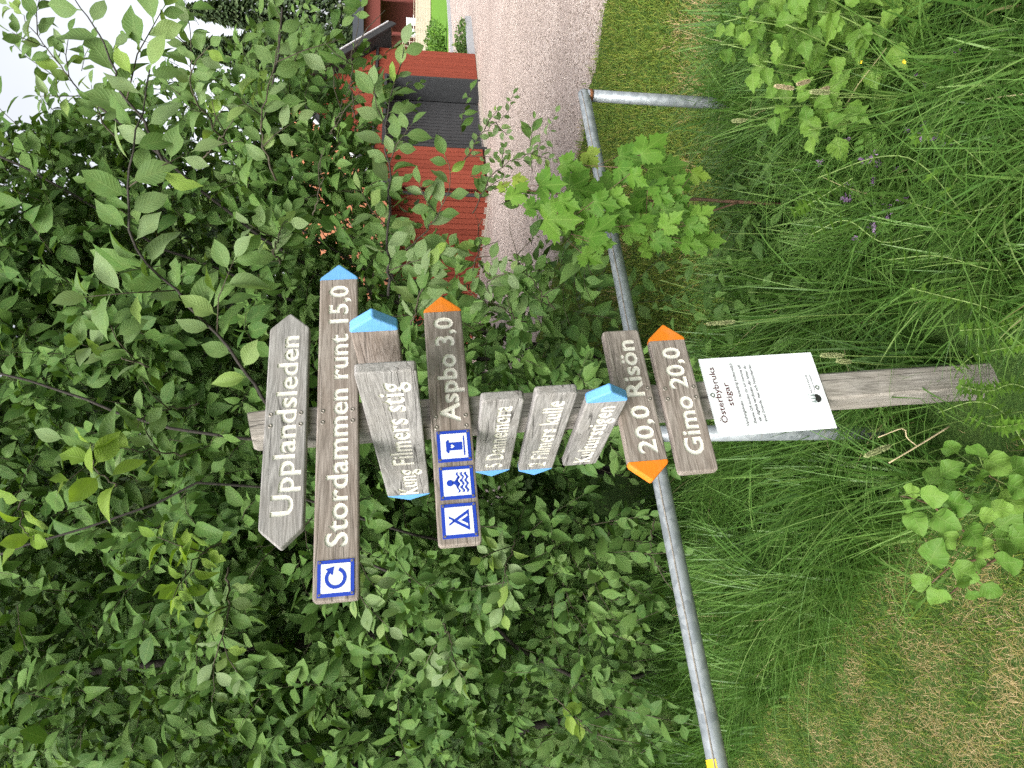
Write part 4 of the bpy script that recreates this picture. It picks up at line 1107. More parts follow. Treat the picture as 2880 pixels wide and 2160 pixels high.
def screw(parent, x, z, r=0.0045):
    mb = MB(); k = 14; a = np.linspace(0, 2 * np.pi, k, endpoint=False)
    rings = [(r * 1.15, 0.0002), (r * 1.1, -0.0012), (r * 0.8, -0.0016), (r * 0.45, -0.0012), (r * 0.38, 0.0012)]
    V = np.concatenate([np.stack([x + q * np.cos(a), np.full(k, y), z + q * np.sin(a)], 1) for q, y in rings])
    i = np.arange(k); j = (i + 1) % k
    fs = [np.stack([i + l * k, j + l * k, j + (l + 1) * k, i + (l + 1) * k], 1) for l in range(4)] + [(i + 4 * k)[None].copy()]
    mb.add(V, fs); return mb.build('screw', m_screw, parent, True)

def sign(tag, frame, x0, x1, zc, tilt, H, wood, text, tx, label, tip=None, tipcol=None, tiplen=0.043, endr=0.010, cap=0.48, base=0.27, bold=0.030, th=TH, screws=(), depth=0.0035, marks=(), spacing=1.03):
    """one pointing board. frame gives its axes on the post; x runs the way the words read"""
    X, Y, Z, org = frame
    ct, st_ = math.cos(tilt), math.sin(tilt)
    Xr, Zr = X * ct + Z * st_, -X * st_ + Z * ct
    h = H / 2; cx = (x0 + x1) / 2; xa, xb = x0 - cx, x1 - cx
    o = org + X * cx + Z * (zc + math.tan(tilt) * cx)
    pts, rd_, flats = [], [], []
    if tip in ('L', 'both') and tipcol is None: pts += [(xa, h), (xa - tiplen, 0), (xa, -h)]; rd_ += [0.006, 0.006, 0.006]
    else:
        pts += [(xa, h), (xa, -h)]; r = 0 if tip == 'L' else endr; rd_ += [r, r]
        if tip == 'L': flats.append(xa)
    if tip in ('R', 'both') and tipcol is None: pts += [(xb, -h), (xb + tiplen, 0), (xb, h)]; rd_ += [0.006, 0.006, 0.006]
    else:
        pts += [(xb, -h), (xb, h)]; r = 0 if tip == 'R' else endr; rd_ += [r, r]
        if tip == 'R': flats.append(xb)
    me = slab(round_outline(pts, rd_), th, 0.0035, flats).mesh('arrow_board', wood)
    me.materials.append(m_cream)
    lm = None
    if text:
        z0 = -h + base * H; c = cap * H
        t1 = text_fit(text, tx[0] - cx, tx[1] - cx, z0, c, bold, 0.0, depth=depth * 2, spacing=spacing)
        t1.materials.clear(); t1.materials.append(m_cream)
        r = cut_letters(me, t1)
        if len(r.polygons) > len(me.polygons) + 40:
            me = r; yd = depth - 0.0006
        else: yd = -0.0006
        lm = text_fit(text, tx[0] - cx, tx[1] - cx, z0, c, bold - 0.001, yd, spacing=spacing)
        lm.materials.clear(); lm.materials.append(m_cream)
    b = link('arrow_board', me, SP, mat=mat4([Xr, Y, Zr], o)); b['label'] = label
    if lm is not None: words_of(lm, cap * H * 0.30 * (1.0 if len(text) > 0 else 1), 'lettering', b)
    if tipcol is not None:
        g = 0.0006
        if tip == 'R': tp = [(xb + g, h), (xb + g, -h), (xb + 0.008, -h), (xb + tiplen + 0.006, 0), (xb + 0.008, h)]; fx = xb + g
        else: tp = [(xa - g, -h), (xa - g, h), (xa - 0.008, h), (xa - tiplen - 0.006, 0), (xa - 0.008, -h)]; fx = xa - g
        o2 = round_outline(tp, [0, 0, 0.005, 0.005, 0.005])
        tb = slab([(x, z * 1.004) for x, z in o2], th + 0.0006, 0.0035, (fx,)).build('painted_tip', tipcol, b)
        tb.location = (0, -0.0003, 0)
    for sx, sz in screws: screw(b, sx - cx, sz)
    for sx, sz in marks:
        mb = MB(); a = np.linspace(0, 2 * np.pi, 7, endpoint=False)
        for dz in (-0.002, 0.0025):
            mb.add(np.stack([sx - cx + 0.0022 * np.cos(a), np.full(7, -0.0004), sz + dz * 1.6 + 0.0012 * np.sin(a)], 1), np.arange(7)[None])
        mb.build('nail_mark', m_nail, b)
    b['cx'] = cx
    return b, cx

ex, ey, ez = np.eye(3)
FRONT = (ex, ey, ez, loc(0, 0, 0))
DS = PX0 - TH - 0.0005
SIDE = (-ey, ex, ez, loc(DS, 0, 0))
BACK = (ey, -ex, ez, loc(PX1 + 0.0008 + TH, 0, 0))
HF = 0.0924
SC4 = lambda z=0.033: [(0.004, z), (0.032, z), (0.004, -z), (0.032, -z)]
sign('upp', FRONT, -0.2322, 0.2603, 0.2797, 0.0, HF, W_GREY, 'Upplandsleden', (-0.2066, 0.2364), 'grey double-pointed board reading Upplandsleden, topmost on the post', tip='both', screws=SC4())
bS, cS = sign('stor', FRONT, -0.3894, 0.3956, 0.1654, -0.0025, HF, W_BROWN, 'Stordammen runt 15,0', (-0.2811, 0.3769), 'longest brown board reading Stordammen runt 15,0 with light blue tip', tip='R', tipcol=m_blue, screws=SC4())
bA, cA = sign('asp', FRONT, -0.2991, 0.2838, -0.0884, 0.0023, HF, W_BROWN, 'Aspbo 3,0', (-0.0173, 0.2672), 'brown board reading Aspbo 3,0 with orange tip and three pictograms', tip='R', tipcol=m_orange, screws=[(-0.028, 0.034), (-0.002, 0.034), (-0.028, -0.034), (-0.002, -0.034)])
sign('ris', FRONT, -0.1454, 0.2024, -0.5262, 0.0051, HF, W_BROWN, '20,0 Risön', (-0.1292, 0.1721), 'brown board reading 20,0 Risön with orange tip pointing left', tip='L', tipcol=m_orange, cap=0.46, base=0.23, screws=[(0.008, -0.035), (0.036, -0.035), (0.008, 0.038), (0.036, 0.038)])
sign('gimo', FRONT, -0.1809, 0.1651, -0.6390, 0.0044, HF, W_BROWN, 'Gimo 20,0', (-0.1416, 0.1442), 'brown board reading Gimo 20,0 with orange tip, lowest on the post', tip='R', tipcol=m_orange, cap=0.47, base=0.26, screws=SC4(0.035))
sign('kung', SIDE, -0.4277, 0.2922, 0.0335, 0.0, 0.117, W_GREY, 'Kung Filmers stig', (-0.4228, 0.2471), 'grey board reading Kung Filmers stig jutting towards the viewer', tip='L', tipcol=m_blue, cap=0.44, base=0.28, bold=0.024, spacing=1.08, marks=[(-0.07, 0.040), (-0.07, -0.040)])
sign('dan', SIDE, -0.2834, 0.1366, -0.1972, -0.0065, HF, W_GREY, '5 Dannemora', (-0.2619, 0.1064), 'grey board reading 5 Dannemora with light blue tip at its far end', tip='L', bold=0.024, spacing=1.08, tipcol=m_blue, marks=[(-0.075, 0.036), (-0.075, -0.034)])
sign('film', SIDE, -0.2999, 0.1499, -0.3123, 0.0, HF, W_GREY, '2 Filmers kulle', (-0.2804, 0.1152), 'grey board reading 2 Filmers kulle with light blue far tip', tip='L', bold=0.024, spacing=1.08, tipcol=m_blue, marks=[(-0.075, 0.034), (-0.075, -0.036)])
sign('kult', SIDE, -0.2952, 0.0939, -0.4312, 0.0, HF, W_GREY, 'Kulturstigen', (-0.2730, 0.0690), 'grey board reading Kulturstigen with light blue tip towards the viewer', tip='R', bold=0.024, spacing=1.08, tipcol=m_blue, base=0.25, marks=[(-0.08, 0.034), (-0.08, -0.034)])
sign('back', BACK, -0.2819, 0.22, 0.0535, 0.0, HF, W_BROWN, None, None, 'brown board with light blue tip, seen from its blank back behind Kung Filmers stig', tip='L', tipcol=m_blue)

# pictogram plates: blue border, white field, blue symbol, four small screws
def poly_np(pts): return np.array(pts, float)
def plate(parent, cx, x, z, side, polys, label):
    mb = MB(); h = side / 2; t = 0.0016
    mb.box((x - cx, -t / 2 - 0.0002, z), (side, t, side), mat=0)
    q = h * 0.80
    mb.add([(x - cx - q, -t - 0.0007, z - q), (x - cx + q, -t - 0.0007, z - q), (x - cx + q, -t - 0.0007, z + q), (x - cx - q, -t - 0.0007, z + q)], np.array([[0, 1, 2, 3]]), mat=1)
    for pl, m_ in polys:
        pl = np.array(pl, float) * q; n = len(pl)
        y = -t - (0.0012 if m_ == 0 else 0.0017)
        mb.add(np.stack([x - cx + pl[:, 0], np.full(n, y), z + pl[:, 1]], 1), np.arange(n)[None], mat=m_)
    for sx in (-1, 1):
        for sz in (-1, 1):
            a = np.linspace(0, 2 * np.pi, 10, endpoint=False)
            mb.add(np.stack([x - cx + sx * h * 0.88 + 0.0026 * np.cos(a), np.full(10, -t - 0.0022), z + sz * h * 0.88 + 0.0026 * np.sin(a)], 1), np.arange(10)[None], mat=2)
            mb.add(np.stack([x - cx + sx * h * 0.88 + 0.0011 * np.cos(a), np.full(10, -t - 0.0027), z + sz * h * 0.88 + 0.0011 * np.sin(a)], 1), np.arange(10)[None], mat=3)
    o = mb.build('pictogram_plate', [m_signblue, m_signwhite, m_screw, m_nail], parent); o['label'] = label
    return o
def ring_quads(r0, r1, a0, a1, n=26):
    out = []
    for i in range(n):
        A, B = a0 + (a1 - a0) * i / n, a0 + (a1 - a0) * (i + 1) / n
        out.append(([(r0 * math.cos(A), r0 * math.sin(A)), (r0 * math.cos(B), r0 * math.sin(B)), (r1 * math.cos(B), r1 * math.sin(B)), (r1 * math.cos(A), r1 * math.sin(A))], 0))
    return out
# loop trail: a clockwise arrow turning almost full circle
loop = [([(x, y - 0.02) for x, y in pl], m_) for pl, m_ in ring_quads(0.50, 0.72, math.radians(62), math.radians(360 + 5), 34)]
loop += [([(0.60 - 0.30, 0.06), (0.92, 0.06), (0.72, 0.52)], 0)]
loop = [([(x, -y if False else y) for x, y in pl], m_) for pl, m_ in loop]
def rot(polys, deg, mirror=False):
    c, s = math.cos(math.radians(deg)), math.sin(math.radians(deg)); out = []
    for pl, m_ in polys:
        p2 = [((-x if mirror else x), y) for x, y in pl]
        p2 = [(c * x - s * y, s * x + c * y) for x, y in p2]
        if mirror: p2 = p2[::-1]
        out.append((p2, m_))
    return out
# open part at the right; arrow head at its upper end, pointing round to the right
loop = [(pl, m_) for pl, m_ in ring_quads(0.50, 0.74, math.radians(-20), math.radians(-315), 34)]
_a = math.radians(46)
tipc = np.array([0.62 * math.cos(_a), 0.62 * math.sin(_a)]); tg = np.array([math.sin(_a), -math.cos(_a)]); rn = np.array([math.cos(_a), math.sin(_a)])
loop.append(([tuple(tipc + rn * 0.34 - tg * 0.02), tuple(tipc - rn * 0.34 - tg * 0.02), tuple(tipc + tg * 0.52)], 0))
loop = [(pl[::-1], m_) for pl, m_ in loop]
plate(bS, cS, -0.3443, 0.0, 0.0735, loop, 'blue and white plate with a circular loop arrow')
heart = [(0.0, -0.26), (0.14, -0.10), (0.14, -0.01), (0.07, 0.03), (0.0, -0.03), (-0.07, 0.03), (-0.14, -0.01), (-0.14, -0.10)]
privy = [([(-0.36, -0.62), (0.28, -0.62), (0.28, 0.36), (-0.36, 0.36)], 0), ([(-0.60, 0.42), (-0.48, 0.36), (0.40, 0.36), (0.52, 0.42), (0.36, 0.60), (-0.44, 0.60)], 0),
         ([(-0.82, -0.80), (0.78, -0.80), (0.78, -0.70), (-0.82, -0.70)], 0), ([(x - 0.04, y + 0.22) for x, y in heart], 1)]
plate(bA, cA, -0.0761, -0.0028, 0.0745, privy, 'blue and white plate with an outhouse symbol')
a = np.linspace(0, 2 * np.pi, 22, endpoint=False)
swim = [([(-0.02 + 0.25 * x, 0.50 + 0.25 * y) for x, y in zip(np.cos(a), np.sin(a))], 0),
        ([(-0.16, 0.34), (-0.14, 0.16), (-0.46, -0.06), (-0.60, -0.28), (0.56, -0.28), (0.42, -0.06), (0.10, 0.16), (0.12, 0.34)], 0)]
for yb in (-0.10, -0.42, -0.72):
    xs = np.linspace(-0.78, 0.76, 25)
    for i in range(24):
        f_ = lambda x: yb + 0.075 * math.sin(x * 12.2)
        swim.append(([(xs[i], f_(xs[i]) - 0.07), (xs[i + 1], f_(xs[i + 1]) - 0.07), (xs[i + 1], f_(xs[i + 1]) + 0.07), (xs[i], f_(xs[i]) + 0.07)], 0))
    if yb > -0.5:
        for i in range(24):
            swim.append(([(xs[i], f_(xs[i]) - 0.19), (xs[i + 1], f_(xs[i + 1]) - 0.19), (xs[i + 1], f_(xs[i + 1]) - 0.075), (xs[i], f_(xs[i]) - 0.075)], 1))
plate(bA, cA, -0.1625, -0.0028, 0.0745, swim, 'blue and white plate with a bathing figure in waves')
tent = [([(-0.78, -0.72), (0.78, -0.72), (0.0, 0.52)], 0), ([(-0.46, -0.60), (-0.28, -0.60), (0.06, -0.02), (0.0, 0.14)], 1), ([(0.28, -0.60), (0.46, -0.60), (0.0, 0.14), (-0.06, -0.02)], 1),
        ([(-0.06, 0.34), (0.10, 0.34), (0.36, 0.74), (0.20, 0.74)], 0), ([(0.06, 0.34), (-0.10, 0.34), (-0.36, 0.74), (-0.20, 0.74)], 0)]
plate(bA, cA, -0.2474, -0.0018, 0.0745, tent, 'blue and white plate with a tent symbol')

# printed sheet screwed on below the boards
sx_, sz_ = 0.0129, -0.863
NS = MB(); NS.box((0, 0.0012, 0), (0.210, 0.0024, 0.297))
ns = NS.build('notice_sheet', m_paper, SP); ns['label'] = 'white notice sheet headed Österbybruks stigar'
ns.matrix_local = mat4([ex, ey, ez], loc(sx_, PY0 - 0.0035, sz_))
def on_sheet(body, s0, s1, t, cap, bold, mat, shear=0.0, name='lettering'):
    me = text_fit(body, -0.105 + s0 * 0.21, -0.105 + s1 * 0.21, 0.1485 - t * 0.297, cap, bold, -0.0004, shear=shear, res=2)
    me.materials.clear(); me.materials.append(mat); return link(name, me, ns)
on_sheet('Österbybruks', 0.156, 0.88, 0.108, 0.0150, 0.012, m_maroon)
on_sheet('stigar', 0.365, 0.667, 0.196, 0.0150, 0.012, m_maroon)
on_sheet('Vandringsleder i tusenårig kulturmiljö', 0.10, 0.915, 0.276, 0.0072, 0.016, m_ink, 0.22)
on_sheet('Skanna QR-koden för att komma till', 0.12, 0.888, 0.343, 0.0072, 0.016, m_ink, 0.22)
on_sheet('vår digitala kartfolder där hittar du', 0.142, 0.876, 0.389, 0.0072, 0.016, m_ink, 0.22)
on_sheet('även boende, mat och Naturkartan', 0.137, 0.882, 0.434, 0.0072, 0.016, m_ink, 0.22)
on_sheet('NATUR & KULTUR', 0.46, 0.70, 0.895, 0.0046, 0.014, m_ink)
on_sheet('i Dannemorabygden', 0.46, 0.70, 0.925, 0.0042, 0.008, m_ink)
lg = MB(); lx_, lz_ = -0.105 + 0.385 * 0.21, 0.1485 - 0.912 * 0.297
a = np.linspace(math.pi, 2 * math.pi, 18)
top_ = [(0.011, 0.001), (0.006, 0.0035), (0.002, 0.0015), (-0.003, 0.0045), (-0.007, 0.002), (-0.011, 0.001)]
pl = np.array([(lx_ + 0.0115 * math.cos(t), lz_ + 0.0125 * math.sin(t)) for t in a] + [(lx_ + x, lz_ + y) for x, y in top_])
lg.add(np.stack([pl[:, 0], np.full(len(pl), -0.0005), pl[:, 1]], 1), np.arange(len(pl))[None], mat=0)
for k, xx in enumerate((-0.008, 0.0, 0.008)):
    tri = [(lx_ + xx - 0.0032, lz_ + 0.003), (lx_ + xx + 0.0032, lz_ + 0.003), (lx_ + xx, lz_ + 0.0165)]
    lg.add([(x, -0.0007, z) for x, z in tri], np.array([[0, 1, 2]]), mat=1)
for (xa, za, xb, zb) in ((-0.012, 0.0175, 0.012, 0.0182), (-0.0123, 0.002, -0.0117, 0.018), (0.0117, 0.002, 0.0123, 0.018)):
    lg.add([(lx_ + xa, -0.0004, lz_ + za), (lx_ + xb, -0.0004, lz_ + za), (lx_ + xb, -0.0004, lz_ + zb), (lx_ + xa, -0.0004, lz_ + zb)], np.array([[0, 1, 2, 3]]), mat=1)
lg.build('logo', [m_logo, m_logo2], ns)
m_bolt = plain('bright_screw', (0.55, 0.56, 0.55), 0.3, 0.8, nscale=200)
for s_, t_ in ((0.51, 0.036), (0.52, 0.946)):
    o = screw(ns, -0.105 + s_ * 0.21, 0.1485 - t_ * 0.297, 0.0058); o.data.materials[0] = m_bolt

# ------------------------------------------------------------------ maple sapling
def maple_template(cup=0.12, droop=0.25):
    half = [(0.0, 0.0), (-0.05, 0.07), (-0.14, 0.22), (-0.03, 0.25), (-0.03, 0.35), (0.07, 0.33), (0.11, 0.45), (0.20, 0.43), (0.27, 0.57), (0.33, 0.46), (0.44, 0.49), (0.43, 0.36), (0.47, 0.30),
            (0.41, 0.21), (0.51, 0.21), (0.56, 0.31), (0.63, 0.21), (0.76, 0.23), (0.77, 0.12), (0.88, 0.06), (1.0, 0.0)]
    pts = [(x, y) for x, y in half] + [(x, -y) for x, y in half[-2:0:-1]]
    pts = np.array(pts); c = (0.22, 0.0)
    mid = np.array(c) + (pts - np.array(c)) * 0.5
    def z(p): r = math.hypot(p[0] - 0.05, p[1]); return 0.0 - droop * r * r + cup * abs(p[1]) * 0.6 + 0.03 * math.sin(9 * p[0] + 7 * p[1])
    V = [(c[0], c[1], z(c))] + [(p[0], p[1], z(p)) for p in mid] + [(p[0], p[1], z(p)) for p in pts]
    n = len(pts); i = np.arange(n); j = (i + 1) % n
    return np.array(V), [np.stack([np.zeros(n, int), 1 + i, 1 + j], 1)[:, ::-1].copy(), np.stack([1 + i, 1 + n + i, 1 + n + j, 1 + j], 1)[:, ::-1].copy()], np.array([[v[0], v[1]] for v in V])
def maple_mesh(T, mat, name='leaf'):
    mb = MB(); mb.add(T[0], T[1], 0.5, T[2])
    me = mb.mesh(name, mat, True); return me
def maple_veins(m):
    # pale ribs fanning out from the leaf stalk, in the leaf's own coordinates
    N, L = m.node_tree.nodes, m.node_tree.links
    tc = N.new('ShaderNodeTexCoord'); sp = N.new('ShaderNodeSeparateXYZ'); L.new(tc.outputs['UV'], sp.inputs[0])
    x = math_n(N, L, 'SUBTRACT', sp.outputs[0], 0.03); y = math_n(N, L, 'ABSOLUTE', sp.outputs[1])
    best = None
    for deg, wd in ((0, 0.008), (38, 0.008), (88, 0.007)):
        c, s = math.cos(math.radians(deg)), math.sin(math.radians(deg))
        d = math_n(N, L, 'ABSOLUTE', math_n(N, L, 'SUBTRACT', math_n(N, L, 'MULTIPLY', y, c), math_n(N, L, 'MULTIPLY', x, s)))
        r = math_n(N, L, 'SUBTRACT', 1.0, math_n(N, L, 'MULTIPLY', d, 1.0 / (2 * wd)), clamp=True)
        best = r if best is None else math_n(N, L, 'MAXIMUM', best, r)
    for nd_ in N:
        if nd_.type == 'BSDF_PRINCIPLED':
            src = nd_.inputs['Base Color'].links[0].from_socket
            L.new(mix_c(N, L, math_n(N, L, 'MULTIPLY', best, 0.35), src, (0.26, 0.38, 0.09)), nd_.inputs['Base Color'])
maple_veins(m_maple); maple_veins(m_maple_y)
TM = [maple_template(0.12, 0.2), maple_template(-0.1, 0.35), maple_template(0.3, 0.1)]
ME_M = [maple_mesh(t, m_maple) for t in TM]; ME_MY = [maple_mesh(t, m_maple_y) for t in TM]
mp = P(1590, 2080, 2.35)
MS = thing('maple_sapling', 'young maple with bright lobed leaves over the pipe barrier', 'sapling', (mp[0], mp[1], 0))
mr = np.array([mp[0], mp[1], 0.0])
ML = [(285, 490, 190, 0), (545, 415, 250, 0), (720, 250, 190, 0), (820, 455, 340, 0), (1080, 400, 240, 0), (1210, 180, 220, 0), (1390, 110, 260, 0), (1470, 270, 300, 0), (610, 700, 320, 0), (960, 800, 270, 0),
      (1120, 640, 190, 0), (1200, 630, 240, 0), (1410, 790, 220, 0), (1560, 620, 200, 0), (1340, 450, 170, 0), (1820, 660, 170, 0), (1840, 870, 230, 0), (1690, 380, 170, 0), (1380, 960, 150, 0), (890, 1000, 180, 0),
      (430, 600, 170, 0), (840, 820, 160, 0), (1650, 550, 130, 0), (1500, 500, 150, 0), (1300, 720, 200, 0), (1240, 830, 150, 0), (1800, 330, 140, 1), (910, 170, 160, 1), (180, 430, 100, 1), (300, 370, 120, 1),
      (1640, 830, 150, 0), (1560, 900, 140, 0), (1000, 560, 200, 0), (1460, 640, 190, 0), (700, 560, 180, 0), (1750, 760, 160, 0), (900, 620, 200, 0), (1050, 720, 180, 0), (1300, 560, 190, 0), (1430, 420, 180, 0), (1560, 740, 190, 0), (1700, 640, 170, 0), (1180, 300, 190, 0), (1280, 350, 170, 0), (1600, 420, 170, 0), (1000, 900, 160, 0), (1480, 880, 170, 0), (760, 760, 160, 0), (1720, 900, 160, 0), (1120, 520, 170, 0)]
stems_m = [[(1590, 2075, 2.4), (1600, 1950, 2.42), (1595, 1820, 2.42), (1590, 1700, 2.4), (1610, 1600, 2.38), (1625, 1480, 2.36), (1630, 1430, 2.35)],
           [(1590, 2075, 2.4), (1560, 1980, 2.4), (1540, 1900, 2.36), (1500, 1860, 2.32)], [(1600, 1880, 2.4), (1660, 1820, 2.38), (1720, 1830, 2.34)], [(1595, 1760, 2.4), (1540, 1660, 2.36), (1510, 1610, 2.32)],
           [(1590, 1720, 2.4), (1660, 1640, 2.36), (1720, 1600, 2.32)]]
sk = []
for i, s_ in enumerate(stems_m):
    W = curve([P(*p) for p in s_], 14)
    if i == 0: W[0][2] = 0.0; 
    sk.append(W); mb = MB(); mb.tube(W - mr, np.linspace(0.007 if i == 0 else 0.004, 0.002, len(W)), 6); mb.build('stem', m_redstem, MS, True)
sk = np.concatenate(sk)
for (zx, zy, dm, yg) in ML:
    v, u = 1350 + zx / 2.949, 2160 - (380 + zy / 2.949)
    Y = 2.16 + rng.uniform(-0.12, 0.14)
    p = P(u, v, Y); size = dm / 2.949 * (Y * 1.03) / F_PX * 1.17
    d = nrm(np.array([rng.normal() * 0.45, -0.45, -0.75]) + rng.normal(size=3) * 0.15)
    nn = np.array([rng.normal() * 0.25, -0.72, 0.62 + rng.normal() * 0.2])
    base = p - d * size * 0.25
    place_leaf((ME_MY if yg else ME_M)[int(rng.integers(0, 3))], MS, base, d, nn, size)
    j = np.argmin(np.linalg.norm(sk - base, axis=1)); q0 = sk[j]
    mb = MB(); mb.tube(np.array([q0, (q0 + base) / 2 + np.array([0, 0, 0.03]), base]) - mr, 0.0011, 5); mb.build('leaf_stalk', m_redstem, MS, True)

# ------------------------------------------------------------------ broad-leaved sapling at the foot of the picture
ap = P(760, 2850, 1.42)
AS = thing('apple_sapling', 'low sapling with rounded bright leaves beside the mown grass', 'sapling', (ap[0], ap[1], 0))
ar = np.array([ap[0], ap[1], 0.0])
AL = [(620, 390, 130), (740, 340, 140), (770, 170, 130), (970, 200, 150), (1100, 290, 190), (890, 330, 120), (975, 405, 140), (450, 505, 110), (310, 515, 90), (415, 615, 90), (485, 725, 150), (600, 540, 160), (690, 720, 170),
      (800, 600, 170), (720, 860, 150), (920, 830, 170), (620, 1000, 180), (850, 1130, 170), (950, 1060, 120), (540, 1215, 130), (670, 1330, 140), (490, 1360, 80), (1030, 690, 110), (1140, 640, 130), (1190, 740, 180),
      (1160, 900, 200), (1220, 560, 200), (1250, 330, 180), (1190, 1060, 170), (1000, 580, 130), (1060, 1270, 140), (930, 1310, 110), (1270, 680, 140), (850, 1210, 120), (1260, 470, 170), (720, 480, 110), (1010, 940, 150), (1300, 860, 180)]
st_a = [[(700, 2960, 1.40), (770, 2880, 1.39), (812, 2800, 1.39), (830, 2770, 1.39)], [(690, 2980, 1.40), (640, 2860, 1.40), (660, 2720, 1.40), (740, 2620, 1.40), (766, 2530, 1.40)], [(640, 2900, 1.40), (590, 2760, 1.40), (570, 2680, 1.40), (520, 2620, 1.40)],
        [(640, 2880, 1.40), (560, 2760, 1.39), (480, 2660, 1.39)]]
sk = []
for s_ in st_a:
    W = curve([P(*p) for p in s_], 12); sk.append(W)
    mb = MB(); mb.tube(W - ar, np.linspace(0.0042, 0.0015, len(W)), 6); mb.build('stem', m_redstem, AS, True)
mb = MB(); b0 = P(700, 2960, 1.40); mb.tube(np.array([(b0[0], b0[1] + 0.02, -0.02), tuple((b0 + np.array([b0[0], b0[1], 0])) / 2), tuple(b0)]) - ar, 0.006, 6); mb.build('stem', m_redstem, AS, True)
sk = np.concatenate(sk)
for zx, zy, dm in AL:
    v, u = 2400 + zx / 2.765, 2160 - (1200 + zy / 2.765)
    Y = 1.36 + rng.uniform(-0.06, 0.04); p = P(u, v, Y); size = dm / 2.765 * (Y * 1.25) / F_PX * 1.35
    j = np.argmin(np.linalg.norm(sk - p, axis=1)); d = nrm(p - sk[j] + rng.normal(size=3) * 0.01) + np.array([0, -0.1, -0.05])
    nn = np.array([rng.normal() * 0.3, -0.45 + rng.normal() * 0.25, 0.85])
    d = nrm(d)
    place_leaf(ME_APPLE[int(rng.integers(0, 3))], AS, p - d * size * 0.5, d, nn, size)
    q0 = sk[j]; mb = MB(); mb.tube(np.array([q0, p - d * size * 0.45]) - ar, 0.0009, 4); mb.build('leaf_stalk', m_stem, AS, True)

# ------------------------------------------------------------------ bramble-like plants, herbs
def leafy_stem(name, label, cat, group, x, y, h, lean, nodes, size, meshes, mstem=m_stem, drp=0.35, pair=True, upn=(0, -0.55, 0.75), three=False):
    t = thing(name, label, cat, (x, y, 0), group)
    pts = curve(np.array([(0, 0, 0), (lean[0] * 0.3, lean[1] * 0.3, h * 0.5), (lean[0], lean[1], h)]), 12)
    mb = MB(); mb.tube(pts, np.linspace(0.0035, 0.0014, 12), 6); mb.build('stem', mstem, t, True)
    ph = rng.uniform(0, 6.28)
    for k in range(nodes):
        f = 0.22 + 0.78 * (k + 1) / nodes; i = min(int(f * 11), 10); p = pts[i] + (pts[i + 1] - pts[i]) * (f * 11 - i)
        for s_ in ((0, math.pi) if pair else (0,)):
            a = ph + k * 1.571 + s_ + rng.normal() * 0.2
            d = np.array([math.cos(a), math.sin(a), 0.25 - drp + rng.normal() * 0.15]); sz = size * rng.uniform(0.75, 1.15) * (1.0 if f < 0.8 else 0.7)
            nn = np.array(upn) + rng.normal(size=3) * 0.3
            base = p + d * size * 0.25
            for da in ((-0.9, 0.0, 0.9) if three else (0.0,)):
                d2 = np.array([math.cos(a + da * 1.25), math.sin(a + da * 1.25), d[2]])
                place_leaf(meshes[int(rng.integers(0, len(meshes)))], t, base + np.array([x, y, 0]), d2, nn, sz)
            if three: 
                mb = MB(); mb.tube([p, base], 0.001, 4); mb.build('leaf_stalk', mstem, t, True)
    return t
for i, (u, v, h, nd_) in enumerate([(2130, 2560, 0.52, 5), (2040, 2540, 0.56, 6), (1960, 2560, 0.50, 5), (1880, 2540, 0.44, 5), (2090, 2640, 0.40, 4), (1990, 2650, 0.38, 4), (1820, 2500, 0.36, 4), (2170, 2480, 0.55, 5), (1900, 2430, 0.50, 5), (2070, 2450, 0.54, 5), (2000, 2440, 0.50, 5), (2120, 2420, 0.52, 5), (1930, 2500, 0.46, 5), (2150, 2600, 0.48, 5), (2050, 2590, 0.50, 5), (1860, 2470, 0.44, 5), (1960, 2400, 0.5, 5), (2030, 2380, 0.5, 5)]):
    q = G(u, v + 60)
    leafy_stem('raspberry_cane', 'bright toothed-leaf cane in the clump beside the tall meadow grass', 'cane', 'raspberry canes at the right of the meadow', q[0], q[1], h, (rng.normal() * 0.06, -0.05 + rng.normal() * 0.05), nd_ + 2, 0.088, ME_BRAM, pair=True, three=False, upn=(0, -0.75, 0.65))
k = 0
for (u, v, h) in [(1040, 2120, 0.36), (1130, 2090, 0.42), (1210, 2120, 0.40), (1290, 2100, 0.38), (1370, 2110, 0.42), (1440, 2140, 0.36), (1180, 2200, 0.30), (1330, 2220, 0.32), (1500, 2180, 0.34), (1080, 2050, 0.46), (1250, 2040, 0.48), (1400, 2040, 0.40), (1560, 2130, 0.30), (1660, 2160, 0.26), (1760, 2180, 0.24), (1840, 2150, 0.26), (1150, 2010, 0.5), (1320, 2000, 0.42), (1640, 2090, 0.3), (1930, 2180, 0.26)]:
    q = G(u, v + 130)
    leafy_stem('leafy_herb', 'dark green leafy herb in the row under the pipe barrier', 'herb', 'dark leafy herbs under the pipe barrier', q[0], q[1], h, (rng.normal() * 0.05, rng.normal() * 0.05), 6, 0.085, ME_HERB, pair=True, upn=(0, -0.5, 0.8)); k += 1
